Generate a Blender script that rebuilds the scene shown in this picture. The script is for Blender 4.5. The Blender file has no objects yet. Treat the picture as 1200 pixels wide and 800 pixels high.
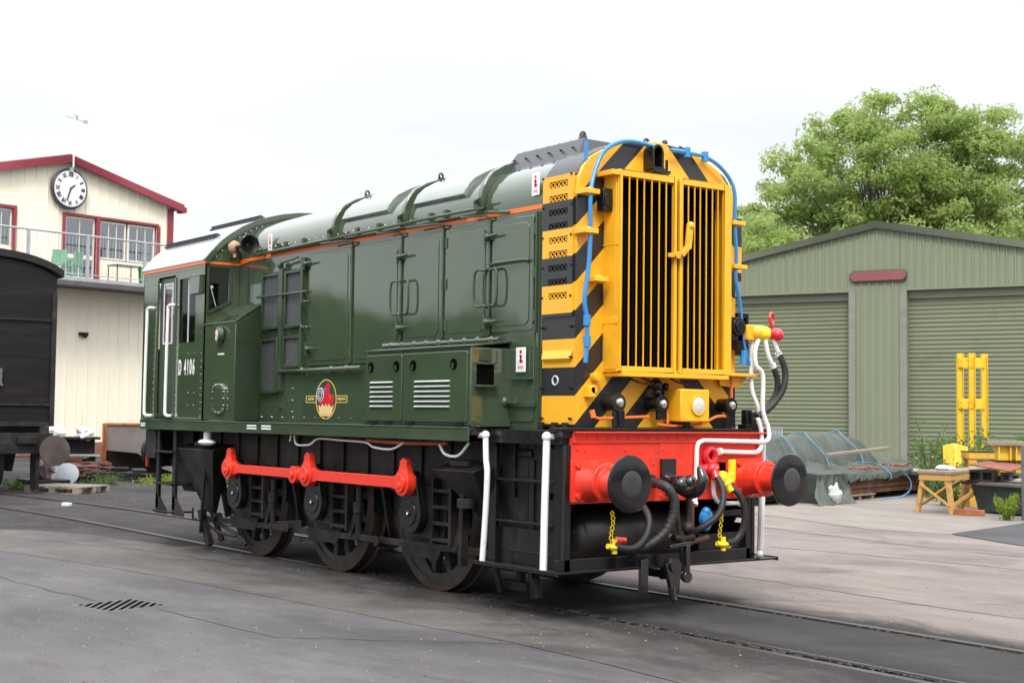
import bpy, math, random
from mathutils import Vector, Matrix
import mathutils.noise as mnoise
random.seed(7)
R = math.radians
SC = bpy.context.scene
COL = SC.collection

# ------------------------------------------------------------------ camera
yaw, pitch, roll = 2.5024, 0.0529, 0.0120
fw = Vector((math.cos(yaw)*math.cos(pitch), math.sin(yaw)*math.cos(pitch), math.sin(pitch)))
rt = Vector((math.sin(yaw), -math.cos(yaw), 0)); up = rt.cross(fw)
Rv = rt*math.cos(roll)+up*math.sin(roll); Uv = -rt*math.sin(roll)+up*math.cos(roll)
cam_data = bpy.data.cameras.new('camera'); cam = bpy.data.objects.new('camera', cam_data); COL.objects.link(cam)
m = Matrix((Rv, Uv, -fw)).transposed().to_4x4(); m.translation = Vector((8.2667, -7.7353, 1.5507))
cam.matrix_world = m
cam_data.sensor_width = 36; cam_data.sensor_fit = 'HORIZONTAL'; cam_data.lens = 49.02
cam_data.clip_start = 0.1; cam_data.clip_end = 2000
cam_data.dof.use_dof = True; cam_data.dof.focus_distance = 11.5; cam_data.dof.aperture_fstop = 5.6
SC.camera = cam

# ------------------------------------------------------------------ world, sun, exposure
SUN_EL, SUN_AZ = R(50), R(-36)      # soft sun behind the overcast, from the camera's left
W = bpy.data.worlds.new("World"); SC.world = W; W.use_nodes = True
nt = W.node_tree; nt.nodes.clear()
out = nt.nodes.new('ShaderNodeOutputWorld'); bg = nt.nodes.new('ShaderNodeBackground')
sky = nt.nodes.new('ShaderNodeTexSky'); sky.sky_type = 'NISHITA'; sky.sun_disc = False
sky.sun_elevation = SUN_EL; sky.sun_rotation = R(90)-SUN_AZ; sky.dust_density = 4; sky.air_density = 1.0
tc = nt.nodes.new('ShaderNodeTexCoord'); mp = nt.nodes.new('ShaderNodeMapping'); mp.inputs['Scale'].default_value = (1, 1, 3.5)
ns = nt.nodes.new('ShaderNodeTexNoise'); ns.inputs['Scale'].default_value = 2.2; ns.inputs['Detail'].default_value = 5
rp = nt.nodes.new('ShaderNodeValToRGB')
rp.color_ramp.elements[0].position = .3; rp.color_ramp.elements[0].color = (8.3, 8.8, 9.1, 1)
rp.color_ramp.elements[1].position = .62; rp.color_ramp.elements[1].color = (9.9, 10.0, 10.0, 1)
mx = nt.nodes.new('ShaderNodeMix'); mx.data_type = 'RGBA'; mx.inputs['Factor'].default_value = .86
nt.links.new(tc.outputs['Generated'], mp.inputs['Vector']); nt.links.new(mp.outputs['Vector'], ns.inputs['Vector'])
nt.links.new(ns.outputs['Fac'], rp.inputs['Fac']); nt.links.new(sky.outputs['Color'], mx.inputs['A']); nt.links.new(rp.outputs['Color'], mx.inputs['B'])
# an overcast sky is brighter overhead than near the horizon
sx = nt.nodes.new('ShaderNodeSeparateXYZ'); nt.links.new(tc.outputs['Generated'], sx.inputs[0])
mr = nt.nodes.new('ShaderNodeMapRange'); mr.inputs['From Min'].default_value = .2; mr.inputs['From Max'].default_value = .95; mr.inputs['To Min'].default_value = 1; mr.inputs['To Max'].default_value = 3.2
nt.links.new(sx.outputs['Z'], mr.inputs['Value'])
vm = nt.nodes.new('ShaderNodeVectorMath'); vm.operation = 'SCALE'; nt.links.new(mx.outputs['Result'], vm.inputs[0]); nt.links.new(mr.outputs['Result'], vm.inputs['Scale'])
nt.links.new(vm.outputs['Vector'], bg.inputs['Color']); bg.inputs['Strength'].default_value = 0.075
nt.links.new(bg.outputs['Background'], out.inputs['Surface'])
sd = bpy.data.lights.new('sun', 'SUN'); sd.energy = 1.5; sd.angle = R(14); sd.color = (1, .96, .9)
so = bpy.data.objects.new('sun', sd); COL.objects.link(so)
sdir = Vector((math.cos(SUN_AZ)*math.cos(SUN_EL), math.sin(SUN_AZ)*math.cos(SUN_EL), math.sin(SUN_EL)))
so.rotation_euler = sdir.to_track_quat('Z', 'Y').to_euler()
SC.view_settings.view_transform = 'Standard'; SC.view_settings.look = 'None'
SC.view_settings.exposure = 0.62; SC.view_settings.gamma = 1; SC.view_settings.use_curve_mapping = False

# ------------------------------------------------------------------ mesh builder
class MB:
    def __init__(s): s.v = []; s.f = []; s.m = []; s.mi = 0
    def add(s, vs, fs):
        o = len(s.v); s.v += [tuple(p) for p in vs]
        for f in fs: s.f.append([i+o for i in f]); s.m.append(s.mi)
        return s
    def box(s, x0, x1, y0, y1, z0, z1):
        return s.hexa([(x0,y0,z0),(x1,y0,z0),(x1,y1,z0),(x0,y1,z0),(x0,y0,z1),(x1,y0,z1),(x1,y1,z1),(x0,y1,z1)])
    def hexa(s, p):
        return s.add(p, [(3,2,1,0),(4,5,6,7),(0,1,5,4),(1,2,6,5),(2,3,7,6),(3,0,4,7)])
    def obox(s, c, size, rot=None):
        c = Vector(c); M = rot if rot is not None else Matrix.Identity(3); a, b, d = [q/2 for q in size]
        return s.hexa([c+M@Vector(q) for q in ((-a,-b,-d),(a,-b,-d),(a,b,-d),(-a,b,-d),(-a,-b,d),(a,-b,d),(a,b,d),(-a,b,d))])
    def bar(s, p0, p1, w, h, upv=(0,0,1)):
        p0 = Vector(p0); p1 = Vector(p1); d = (p1-p0).normalized(); u = Vector(upv)
        if abs(d.dot(u)) > .98: u = Vector((1,0,0))
        a = d.cross(u).normalized()*w/2; b = a.cross(d).normalized()*h/2
        return s.hexa([p0-a-b, p0+a-b, p0+a+b, p0-a+b, p1-a-b, p1+a-b, p1+a+b, p1-a+b])
    def cyl(s, p0, p1, r0, r1=None, n=16, caps=True):
        r1 = r0 if r1 is None else r1
        p0 = Vector(p0); p1 = Vector(p1); d = (p1-p0).normalized()
        u = Vector((0,0,1)) if abs(d.z) < .9 else Vector((1,0,0))
        a = d.cross(u).normalized(); b = d.cross(a)
        vs = []
        for p, r in ((p0,r0),(p1,r1)):
            for i in range(n):
                t = 2*math.pi*i/n; vs.append(p+(a*math.cos(t)+b*math.sin(t))*r)
        fs = [(i, (i+1)%n, n+(i+1)%n, n+i) for i in range(n)]
        if caps: fs += [tuple(range(n))[::-1], tuple(range(n, 2*n))]
        return s.add(vs, fs)
    def lathe(s, prof, c, ax, n=24):       # prof: (radius, height along ax)
        c = Vector(c); d = Vector(ax).normalized(); u = Vector((0,0,1)) if abs(d.z) < .9 else Vector((1,0,0))
        a = d.cross(u).normalized(); b = d.cross(a); vs = []; fs = []
        for r, h in prof:
            for i in range(n):
                t = 2*math.pi*i/n; vs.append(c+d*h+(a*math.cos(t)+b*math.sin(t))*max(r, .0005))
        for k in range(len(prof)-1):
            for i in range(n): fs.append((k*n+i, k*n+(i+1)%n, (k+1)*n+(i+1)%n, (k+1)*n+i))
        fs.append(tuple(range(n))); fs.append(tuple(range((len(prof)-1)*n, len(prof)*n)))
        return s.add(vs, fs)
    def ringz(s, c, ax, ro, ri, w, n=32):  # flat ring with square section
        return s.lathe_closed([(ri,-w/2),(ro,-w/2),(ro,w/2),(ri,w/2)], c, ax, n)
    def lathe_closed(s, prof, c, ax, n=24):
        c = Vector(c); d = Vector(ax).normalized(); u = Vector((0,0,1)) if abs(d.z) < .9 else Vector((1,0,0))
        a = d.cross(u).normalized(); b = d.cross(a); vs = []; fs = []; K = len(prof)
        for r, h in prof:
            for i in range(n):
                t = 2*math.pi*i/n; vs.append(c+d*h+(a*math.cos(t)+b*math.sin(t))*r)
        for k in range(K):
            for i in range(n): fs.append((k*n+i, k*n+(i+1)%n, ((k+1)%K)*n+(i+1)%n, ((k+1)%K)*n+i))
        return s.add(vs, fs)
    def torus(s, c, ax, Rr, r, n=24, k=8):
        return s.lathe_closed([(Rr+r*math.cos(2*math.pi*j/k), r*math.sin(2*math.pi*j/k)) for j in range(k)], c, ax, n)
    def tube(s, pts, r, n=8, sm=True, close=False):
        P = [Vector(p) for p in pts]
        if sm and len(P) > 2:
            Q = []
            for i in range(len(P)-1):
                a = P[max(i-1,0)]; b = P[i]; c = P[i+1]; d = P[min(i+2, len(P)-1)]
                for k in range(5):
                    t = k/5; Q.append(.5*((2*b)+(c-a)*t+(2*a-5*b+4*c-d)*t*t+(3*b-a-3*c+d)*t**3))
            Q.append(P[-1]); P = Q
        vs = []; fs = []; nrm = None
        for i, p in enumerate(P):
            d = (P[min(i+1, len(P)-1)]-P[max(i-1, 0)]).normalized()
            if nrm is None:
                u = Vector((0,0,1)) if abs(d.z) < .9 else Vector((1,0,0)); nrm = d.cross(u).normalized()
            nrm = (nrm-d*nrm.dot(d)).normalized(); b = d.cross(nrm)
            rr = r(i/(len(P)-1)) if callable(r) else r
            for k in range(n):
                t = 2*math.pi*k/n; vs.append(p+(nrm*math.cos(t)+b*math.sin(t))*rr)
        for i in range(len(P)-1):
            for k in range(n): fs.append((i*n+k, i*n+(k+1)%n, (i+1)*n+(k+1)%n, (i+1)*n+k))
        fs += [tuple(range(n))[::-1], tuple(range((len(P)-1)*n, len(P)*n))]
        return s.add(vs, fs)
    def prism(s, poly, ax, a, b):
        n = len(poly)
        def P(p, t):
            return (t, p[0], p[1]) if ax == 'x' else (p[0], t, p[1]) if ax == 'y' else (p[0], p[1], t)
        vs = [P(p, a) for p in poly]+[P(p, b) for p in poly]
        fs = [tuple(range(n))[::-1], tuple(range(n, 2*n))]+[(i, (i+1)%n, n+(i+1)%n, n+i) for i in range(n)]
        return s.add(vs, fs)
    def ball(s, c, r, sc=(1,1,1), n=12, k=8):
        c = Vector(c); vs = []; fs = []
        for j in range(1, k):
            ph = math.pi*j/k
            for i in range(n):
                t = 2*math.pi*i/n
                vs.append(c+Vector((math.sin(ph)*math.cos(t)*r*sc[0], math.sin(ph)*math.sin(t)*r*sc[1], math.cos(ph)*r*sc[2])))
        vs += [c+Vector((0,0,r*sc[2])), c-Vector((0,0,r*sc[2]))]; T = len(vs)-2
        for j in range(k-2):
            for i in range(n): fs.append((j*n+i, (j+1)*n+i, (j+1)*n+(i+1)%n, j*n+(i+1)%n))
        for i in range(n): fs.append((T, i, (i+1)%n)); fs.append((T+1, (k-2)*n+(i+1)%n, (k-2)*n+i))
        return s.add(vs, fs)
    def panel(s, ax, t0, t1, xs, zs, hole):
        # sheet with rectangular openings: grid lines xs, zs; hole(i,j) True = open; thickness t0..t1 along ax ('x' or 'y')
        def P(a, z, t): return (t, a, z) if ax == 'x' else (a, t, z)
        nx, nz = len(xs)-1, len(zs)-1; solid = lambda i, j: 0 <= i < nx and 0 <= j < nz and not hole(i, j)
        for i in range(nx):
            for j in range(nz):
                if not solid(i, j): continue
                a, b, c, d = xs[i], xs[i+1], zs[j], zs[j+1]
                for t in (t0, t1): s.add([P(a,c,t),P(b,c,t),P(b,d,t),P(a,d,t)], [(0,1,2,3)])
                if not solid(i-1, j): s.add([P(a,c,t0),P(a,d,t0),P(a,d,t1),P(a,c,t1)], [(0,1,2,3)])
                if not solid(i+1, j): s.add([P(b,c,t0),P(b,d,t0),P(b,d,t1),P(b,c,t1)], [(0,1,2,3)])
                if not solid(i, j-1): s.add([P(a,c,t0),P(b,c,t0),P(b,c,t1),P(a,c,t1)], [(0,1,2,3)])
                if not solid(i, j+1): s.add([P(a,d,t0),P(b,d,t0),P(b,d,t1),P(a,d,t1)], [(0,1,2,3)])
        return s
    def mesh(s, name, mats, smooth=35, weld=True):
        me = bpy.data.meshes.new(name); me.from_pydata(s.v, [], s.f)
        for mm in (mats if isinstance(mats, (list, tuple)) else [mats]): me.materials.append(mm)
        for p, i in zip(me.polygons, s.m): p.material_index = i
        import bmesh
        bm = bmesh.new(); bm.from_mesh(me)
        if weld: bmesh.ops.remove_doubles(bm, verts=bm.verts, dist=1e-5)
        bmesh.ops.recalc_face_normals(bm, faces=bm.faces); bm.to_mesh(me); bm.free()
        if smooth:
            me.polygons.foreach_set('use_smooth', [True]*len(me.polygons)); me.set_sharp_from_angle(angle=R(smooth))
        return me

def obj(name, mb, mats, parent=None, off=None, bevel=0, smooth=35, seg=2, label=None, weld=True):
    me = mb if isinstance(mb, bpy.types.Mesh) else mb.mesh(name, mats, smooth, weld)
    o = bpy.data.objects.new(name, me); COL.objects.link(o)
    if parent: o.parent = parent
    if off is not None: o.location = off
    if bevel:
        b = o.modifiers.new('bevel', 'BEVEL'); b.width = bevel; b.segments = seg; b.limit_method = 'ANGLE'; b.angle_limit = R(50)
    if label: o['label'] = label
    return o
def empty(name, label, cat, loc=(0,0,0), rz=0, group=None):
    o = bpy.data.objects.new(name, None); COL.objects.link(o); o.location = loc; o.rotation_euler = (0,0,rz); o.empty_display_size = .3
    o['label'] = label; o['category'] = cat
    if group: o['group'] = group
    return o
def tag(o, label, cat, group=None, kind=None):
    o['label'] = label; o['category'] = cat
    if group: o['group'] = group
    if kind: o['kind'] = kind
    return o
def struct(name, mb, mats, off=None, smooth=35, **k):
    o = obj(name, mb, mats, None, off, smooth=smooth, **k); o['kind'] = 'structure'; return o
def text_mesh(txt, size, mat, sx=1, bold=0.0, ext=.002, sp=1):
    c = bpy.data.curves.new('text', 'FONT'); c.body = txt; c.size = size; c.extrude = ext; c.offset = bold
    c.align_x = 'CENTER'; c.align_y = 'CENTER'; c.resolution_u = 3; c.space_character = sp
    o = bpy.data.objects.new('tmp', c); COL.objects.link(o)
    dg = bpy.context.evaluated_depsgraph_get(); me = bpy.data.meshes.new_from_object(o.evaluated_get(dg))
    bpy.data.objects.remove(o)
    me.transform(Matrix.Diagonal((sx, 1, 1, 1))); me.materials.clear(); me.materials.append(mat); return me
FACE_Y = Matrix(((1,0,0),(0,0,-1),(0,1,0))).to_4x4()      # text lying in XZ facing -Y
FACE_X = Matrix(((0,0,1),(1,0,0),(0,1,0))).to_4x4()       # text lying in YZ facing +X

# ------------------------------------------------------------------ materials
def mat(name, col, rough=.5, metal=0, var=.12, vscale=3, bump=0, bscale=40, coat=0, spec=.5, dirt=None, dscale=1.2, damt=.5, rvar=.08, stretch=(1,1,1)):
    m = bpy.data.materials.new(name); m.use_nodes = True; t = m.node_tree; b = t.nodes['Principled BSDF']; L = t.links.new
    b.inputs['Metallic'].default_value = metal; b.inputs['Coat Weight'].default_value = coat; b.inputs['Coat Roughness'].default_value = .05
    b.inputs['Specular IOR Level'].default_value = spec
    tc = t.nodes.new('ShaderNodeTexCoord'); mp = t.nodes.new('ShaderNodeMapping'); mp.inputs['Scale'].default_value = stretch
    L(tc.outputs['Object'], mp.inputs['Vector'])
    n = t.nodes.new('ShaderNodeTexNoise'); n.inputs['Scale'].default_value = vscale; n.inputs['Detail'].default_value = 6; n.inputs['Roughness'].default_value = .62
    L(mp.outputs['Vector'], n.inputs['Vector'])
    r = t.nodes.new('ShaderNodeValToRGB'); r.color_ramp.elements[0].position = .3; r.color_ramp.elements[1].position = .7
    r.color_ramp.elements[0].color = tuple(c*(1-var) for c in col)+(1,); r.color_ramp.elements[1].color = tuple(min(1, c*(1+var)) for c in col)+(1,)
    L(n.outputs['Fac'], r.inputs['Fac']); colsock = r.outputs['Color']
    if dirt:
        n2 = t.nodes.new('ShaderNodeTexNoise'); n2.inputs['Scale'].default_value = dscale; n2.inputs['Detail'].default_value = 9; n2.inputs['Roughness'].default_value = .7
        L(mp.outputs['Vector'], n2.inputs['Vector'])
        r2 = t.nodes.new('ShaderNodeValToRGB'); r2.color_ramp.elements[0].position = .62-damt*.3; r2.color_ramp.elements[1].position = .82-damt*.3
        L(n2.outputs['Fac'], r2.inputs['Fac'])
        mxn = t.nodes.new('ShaderNodeMix'); mxn.data_type = 'RGBA'; L(r2.outputs['Color'], mxn.inputs['Factor']); L(colsock, mxn.inputs['A'])
        mxn.inputs['B'].default_value = tuple(dirt)+(1,); colsock = mxn.outputs['Result']
    L(colsock, b.inputs['Base Color'])
    mr = t.nodes.new('ShaderNodeMapRange'); mr.inputs['To Min'].default_value = max(.02, rough-rvar); mr.inputs['To Max'].default_value = min(1, rough+rvar)
    L(n.outputs['Fac'], mr.inputs['Value']); L(mr.outputs['Result'], b.inputs['Roughness'])
    if bump:
        n3 = t.nodes.new('ShaderNodeTexNoise'); n3.inputs['Scale'].default_value = bscale; n3.inputs['Detail'].default_value = 4
        L(mp.outputs['Vector'], n3.inputs['Vector'])
        bp = t.nodes.new('ShaderNodeBump'); bp.inputs['Strength'].default_value = bump; bp.inputs['Distance'].default_value = .02
        L(n3.outputs['Fac'], bp.inputs['Height']); L(bp.outputs['Normal'], b.inputs['Normal'])
    return m
def wavy(m, scale=1.6, strength=.12, dist=.02):     # slight oil-canning of sheet metal
    t = m.node_tree; b = t.nodes['Principled BSDF']
    tc = t.nodes.new('ShaderNodeTexCoord'); n = t.nodes.new('ShaderNodeTexNoise'); n.inputs['Scale'].default_value = scale; n.inputs['Detail'].default_value = 2
    bp = t.nodes.new('ShaderNodeBump'); bp.inputs['Strength'].default_value = strength; bp.inputs['Distance'].default_value = dist
    t.links.new(tc.outputs['Object'], n.inputs['Vector']); t.links.new(n.outputs['Fac'], bp.inputs['Height']); t.links.new(bp.outputs['Normal'], b.inputs['Normal']); return m
GREEN = wavy(mat('green_paint', (.048,.074,.041), .09, var=.10, vscale=2, coat=1, rvar=.03, dirt=(.052,.072,.038), damt=.3), 1.3, .45, .02)
ROOFH = mat('hatch_pale', (.17,.20,.18), .2, var=.1, coat=1)  # paler grey-green than the bonnet
GREEN_D = mat('green_paint_dull', (.038,.062,.033), .3, var=.15, coat=.2)
BLACK = mat('black_paint', (.007,.007,.008), .25, var=.3, coat=.15, spec=.4, dirt=(.02,.017,.015), damt=.3)
BLACK_D = mat('black_grimy', (.008,.0075,.0075), .5, spec=.35, var=.4, dirt=(.034,.026,.021), damt=.5, dscale=3, bump=.15, bscale=30)
BLACK_G = mat('black_gloss', (.01,.01,.011), .12, var=.2, coat=.6)
DKGREY = mat('dark_grey_paint', (.055,.055,.065), .35, var=.15)
STEELW = mat('wheel_steel', (.055,.045,.038), .5, metal=.3, var=.4, dirt=(.10,.05,.03), damt=.45, dscale=6)
RUSTY = mat('rust', (.16,.065,.03), .85, var=.5, vscale=5, dirt=(.06,.035,.025), dscale=4, damt=.6, bump=.4, bscale=30)
YELLOW = wavy(mat('yellow_paint', (.88,.445,.02), .32, var=.07, vscale=2.5, coat=.25, dirt=(.62,.32,.03), damt=.22, dscale=3), 3, .1, .01)
YELLOWB = mat('bright_yellow', (.85,.65,.02), .35, var=.08)
RED = mat('red_paint', (.76,.040,.018), .26, var=.12, vscale=4, coat=.3, dirt=(.40,.03,.02), damt=.32, dscale=4)
RED2 = mat('crimson_paint', (.6,.01,.025), .28, var=.08, coat=.3)
WHITE = mat('white_paint', (.8,.8,.8), .3, var=.05, coat=.2, dirt=(.55,.54,.5), damt=.2, dscale=6)
BLUE = mat('blue_pipe', (.03,.22,.52), .35, var=.1, coat=.2, dirt=(.03,.17,.4), damt=.3, dscale=6)
ORANGE = mat('orange_line', (.85,.17,.02), .3, var=.05)
RUBBER = mat('rubber', (.018,.018,.019), .55, var=.25, dirt=(.045,.042,.04), damt=.35, dscale=5)
CAST = mat('buffer_face', (.008,.008,.009), .2, var=.25, coat=.25, spec=.4)
CAST2 = mat('buffer_worn', (.035,.035,.036), .4, var=.3)
ROOFG = mat('cab_roof_grey', (.42,.44,.47), .25, var=.06, coat=.3, dirt=(.3,.31,.33), damt=.3)
MESHG = mat('filter_mesh', (.06,.062,.068), .55, var=.3, vscale=18, bump=.6, bscale=120)
DARK = mat('interior_shade', (.004,.004,.004), .9, var=.3, spec=0)  # near black stands in for shade inside openings, recesses and the underframe
GOLD = mat('gold_lining', (.62,.48,.16), .35, var=.1)
SILV = mat('silver_grey', (.55,.57,.62), .35, var=.1)
CHROME = mat('bright_metal', (.6,.6,.6), .25, metal=1, var=.1)
LENS = mat('lamp_lens', (.62,.6,.52), .12, var=.1, coat=.5)
TAN = mat('brown_cap', (.35,.22,.12), .6, var=.3)
def glass(name, tint=(.95,.98,.97), refl=.07):
    m = bpy.data.materials.new(name); m.use_nodes = True; t = m.node_tree; t.nodes.clear()
    o = t.nodes.new('ShaderNodeOutputMaterial'); a = t.nodes.new('ShaderNodeBsdfTransparent'); g = t.nodes.new('ShaderNodeBsdfGlossy'); mx = t.nodes.new('ShaderNodeMixShader')
    mx.inputs['Fac'].default_value = refl
    a.inputs['Color'].default_value = tuple(tint)+(1,); g.inputs['Roughness'].default_value = .02
    t.links.new(a.outputs[0], mx.inputs[1]); t.links.new(g.outputs[0], mx.inputs[2]); t.links.new(mx.outputs[0], o.inputs['Surface']); return m
GLASS = glass('window_glass'); GLASSD = glass('office_glass', (.6,.65,.75), .30)
def stripe_mat():
    m = bpy.data.materials.new('wasp_stripes'); m.use_nodes = True; t = m.node_tree; b = t.nodes['Principled BSDF']; L = t.links.new
    tc = t.nodes.new('ShaderNodeTexCoord'); sp = t.nodes.new('ShaderNodeSeparateXYZ'); L(tc.outputs['Object'], sp.inputs[0])
    def M(op, a, bb=None, c=None):
        n = t.nodes.new('ShaderNodeMath'); n.operation = op
        for i, q in enumerate((a, bb, c)):
            if q is None: continue
            if isinstance(q, (int, float)): n.inputs[i].default_value = q
            else: L(q, n.inputs[i])
        return n.outputs[0]
    ay = M('ABSOLUTE', M('ADD', sp.outputs['Y'], .03))
    d = M('MAXIMUM', M('SUBTRACT', .88, ay), 0)
    tt = M('SUBTRACT', sp.outputs['Z'], d)
    k = M('DIVIDE', M('SUBTRACT', 3.46, tt), .445)
    fr = M('FRACT', M('ADD', k, 10))
    isb = M('GREATER_THAN', fr, .5)
    n = t.nodes.new('ShaderNodeTexNoise'); n.inputs['Scale'].default_value = 3; n.inputs['Detail'].default_value = 5; L(tc.outputs['Object'], n.inputs['Vector'])
    r = t.nodes.new('ShaderNodeValToRGB'); r.color_ramp.elements[0].color = (.80,.39,.02,1); r.color_ramp.elements[1].color = (.90,.46,.022,1); L(n.outputs['Fac'], r.inputs['Fac'])
    mx = t.nodes.new('ShaderNodeMix'); mx.data_type = 'RGBA'; L(isb, mx.inputs['Factor']); L(r.outputs['Color'], mx.inputs['A']); mx.inputs['B'].default_value = (.018,.018,.02,1)
    L(mx.outputs['Result'], b.inputs['Base Color']); b.inputs['Roughness'].default_value = .3; b.inputs['Coat Weight'].default_value = .3
    return m
STRIPE = stripe_mat()

def ground_mat(name, c0, c1, stain, samt=.4, sscale=.35, stretch=(.6,1,1), speck=.5, rough=.85, bump=.35, c2=None, finec=.35, grime=None):
    m = bpy.data.materials.new(name); m.use_nodes = True; t = m.node_tree; b = t.nodes['Principled BSDF']; L = t.links.new
    tc = t.nodes.new('ShaderNodeTexCoord'); mp = t.nodes.new('ShaderNodeMapping'); mp.inputs['Scale'].default_value = stretch; L(tc.outputs['Object'], mp.inputs['Vector'])
    def noise(s, det, v=mp, rg=.6, dist=0):
        n = t.nodes.new('ShaderNodeTexNoise'); n.inputs['Scale'].default_value = s; n.inputs['Detail'].default_value = det; n.inputs['Roughness'].default_value = rg
        n.inputs['Distortion'].default_value = dist
        L((v.outputs['Vector'] if v is mp else tc.outputs['Object']), n.inputs['Vector']); return n
    b.inputs['Specular IOR Level'].default_value = .12
    n1 = noise(.5, 8, mp, .65, .4); r1 = t.nodes.new('ShaderNodeValToRGB'); r1.color_ramp.elements[0].position = .32; r1.color_ramp.elements[1].position = .68
    r1.color_ramp.elements[0].color = tuple(c0)+(1,); r1.color_ramp.elements[1].color = tuple(c1)+(1,); L(n1.outputs['Fac'], r1.inputs['Fac'])
    n2 = noise(sscale, 10, mp, .72, .8); r2 = t.nodes.new('ShaderNodeValToRGB'); r2.color_ramp.elements[0].position = .62-samt*.3; r2.color_ramp.elements[1].position = .78-samt*.2
    L(n2.outputs['Fac'], r2.inputs['Fac'])
    mx = t.nodes.new('ShaderNodeMix'); mx.data_type = 'RGBA'; L(r2.outputs['Color'], mx.inputs['Factor']); L(r1.outputs['Color'], mx.inputs['A']); mx.inputs['B'].default_value = tuple(stain)+(1,)
    n3 = noise(62, 8, tc, .9); r3 = t.nodes.new('ShaderNodeValToRGB'); r3.color_ramp.elements[0].position = .25; r3.color_ramp.elements[1].position = .75
    r3.color_ramp.elements[0].color = (1-finec,)*3+(1,); r3.color_ramp.elements[1].color = (1+finec,)*3+(1,); L(n3.outputs['Fac'], r3.inputs['Fac'])
    mu = t.nodes.new('ShaderNodeMix'); mu.data_type = 'RGBA'; mu.blend_type = 'MULTIPLY'; mu.inputs['Factor'].default_value = 1; L(mx.outputs['Result'], mu.inputs['A']); L(r3.outputs['Color'], mu.inputs['B'])
    vo = t.nodes.new('ShaderNodeTexVoronoi'); vo.inputs['Scale'].default_value = 9; L(tc.outputs['Object'], vo.inputs['Vector'])
    r4 = t.nodes.new('ShaderNodeValToRGB'); r4.color_ramp.elements[0].position = .03; r4.color_ramp.elements[1].position = .06; r4.color_ramp.elements[0].color = (speck,)*3+(1,); r4.color_ramp.elements[1].color = (0,0,0,1)
    L(vo.outputs['Distance'], r4.inputs['Fac'])
    m2 = t.nodes.new('ShaderNodeMix'); m2.data_type = 'RGBA'; L(r4.outputs['Color'], m2.inputs['Factor']); L(mu.outputs['Result'], m2.inputs['A']); m2.inputs['B'].default_value = (.3,.27,.23,1)
    last = m2.outputs['Result']
    # faint long scuffs and darker patches of old oil
    mp2 = t.nodes.new('ShaderNodeMapping'); mp2.inputs['Scale'].default_value = (.45, 1.5, 1); mp2.inputs['Rotation'].default_value = (0,0,R(-4)); L(tc.outputs['Object'], mp2.inputs['Vector'])
    n6 = t.nodes.new('ShaderNodeTexNoise'); n6.inputs['Scale'].default_value = 1.6; n6.inputs['Detail'].default_value = 9; n6.inputs['Roughness'].default_value = .7; L(mp2.outputs['Vector'], n6.inputs['Vector'])
    r6 = t.nodes.new('ShaderNodeValToRGB'); r6.color_ramp.elements[0].position = .3; r6.color_ramp.elements[1].position = .7; r6.color_ramp.elements[0].color = (.88,.88,.885,1); r6.color_ramp.elements[1].color = (1.08,1.075,1.07,1); L(n6.outputs['Fac'], r6.inputs['Fac'])
    m6 = t.nodes.new('ShaderNodeMix'); m6.data_type = 'RGBA'; m6.blend_type = 'MULTIPLY'; m6.inputs['Factor'].default_value = 1; L(last, m6.inputs['A']); L(r6.outputs['Color'], m6.inputs['B']); last = m6.outputs['Result']
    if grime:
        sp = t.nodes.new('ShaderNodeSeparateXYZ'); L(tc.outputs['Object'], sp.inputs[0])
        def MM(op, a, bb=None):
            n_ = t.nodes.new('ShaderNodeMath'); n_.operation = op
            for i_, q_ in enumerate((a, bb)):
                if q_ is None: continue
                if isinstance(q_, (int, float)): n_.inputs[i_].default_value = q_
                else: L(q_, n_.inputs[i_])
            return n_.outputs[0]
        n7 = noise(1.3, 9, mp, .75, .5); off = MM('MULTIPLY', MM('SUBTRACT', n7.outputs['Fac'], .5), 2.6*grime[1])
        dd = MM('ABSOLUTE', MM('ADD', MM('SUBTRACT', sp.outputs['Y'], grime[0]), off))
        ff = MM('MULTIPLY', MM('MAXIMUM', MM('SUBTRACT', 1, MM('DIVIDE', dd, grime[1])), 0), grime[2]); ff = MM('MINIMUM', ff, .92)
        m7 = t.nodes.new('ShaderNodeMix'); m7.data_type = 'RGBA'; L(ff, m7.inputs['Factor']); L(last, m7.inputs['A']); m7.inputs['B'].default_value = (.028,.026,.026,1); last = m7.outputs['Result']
    L(last, b.inputs['Base Color'])
    mr = t.nodes.new('ShaderNodeMapRange'); mr.inputs['To Min'].default_value = rough+.08; mr.inputs['To Max'].default_value = rough-.25; L(r2.outputs['Color'], mr.inputs['Value']); L(mr.outputs['Result'], b.inputs['Roughness'])
    bp = t.nodes.new('ShaderNodeBump'); bp.inputs['Strength'].default_value = bump; bp.inputs['Distance'].default_value = .012; L(n3.outputs['Fac'], bp.inputs['Height'])
    bp2 = t.nodes.new('ShaderNodeBump'); bp2.inputs['Strength'].default_value = .5; bp2.inputs['Distance'].default_value = .03; L(n1.outputs['Fac'], bp2.inputs['Height']); L(bp.outputs['Normal'], bp2.inputs['Normal'])
    L(bp2.outputs['Normal'], b.inputs['Normal']); return m
A_NEAR = ground_mat('tarmac_near', (.095,.091,.096), (.15,.143,.146), (.058,.055,.058), .55, finec=.55)
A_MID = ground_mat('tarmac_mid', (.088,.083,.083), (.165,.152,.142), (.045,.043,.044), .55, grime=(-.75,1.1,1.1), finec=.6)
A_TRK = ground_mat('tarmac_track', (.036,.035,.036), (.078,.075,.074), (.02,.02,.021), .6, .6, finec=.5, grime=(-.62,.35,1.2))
A_FAR = ground_mat('tarmac_far', (.155,.130,.120), (.26,.222,.203), (.105,.09,.083), .4, .9, grime=(.78,.5,1.0), finec=.6)
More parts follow.
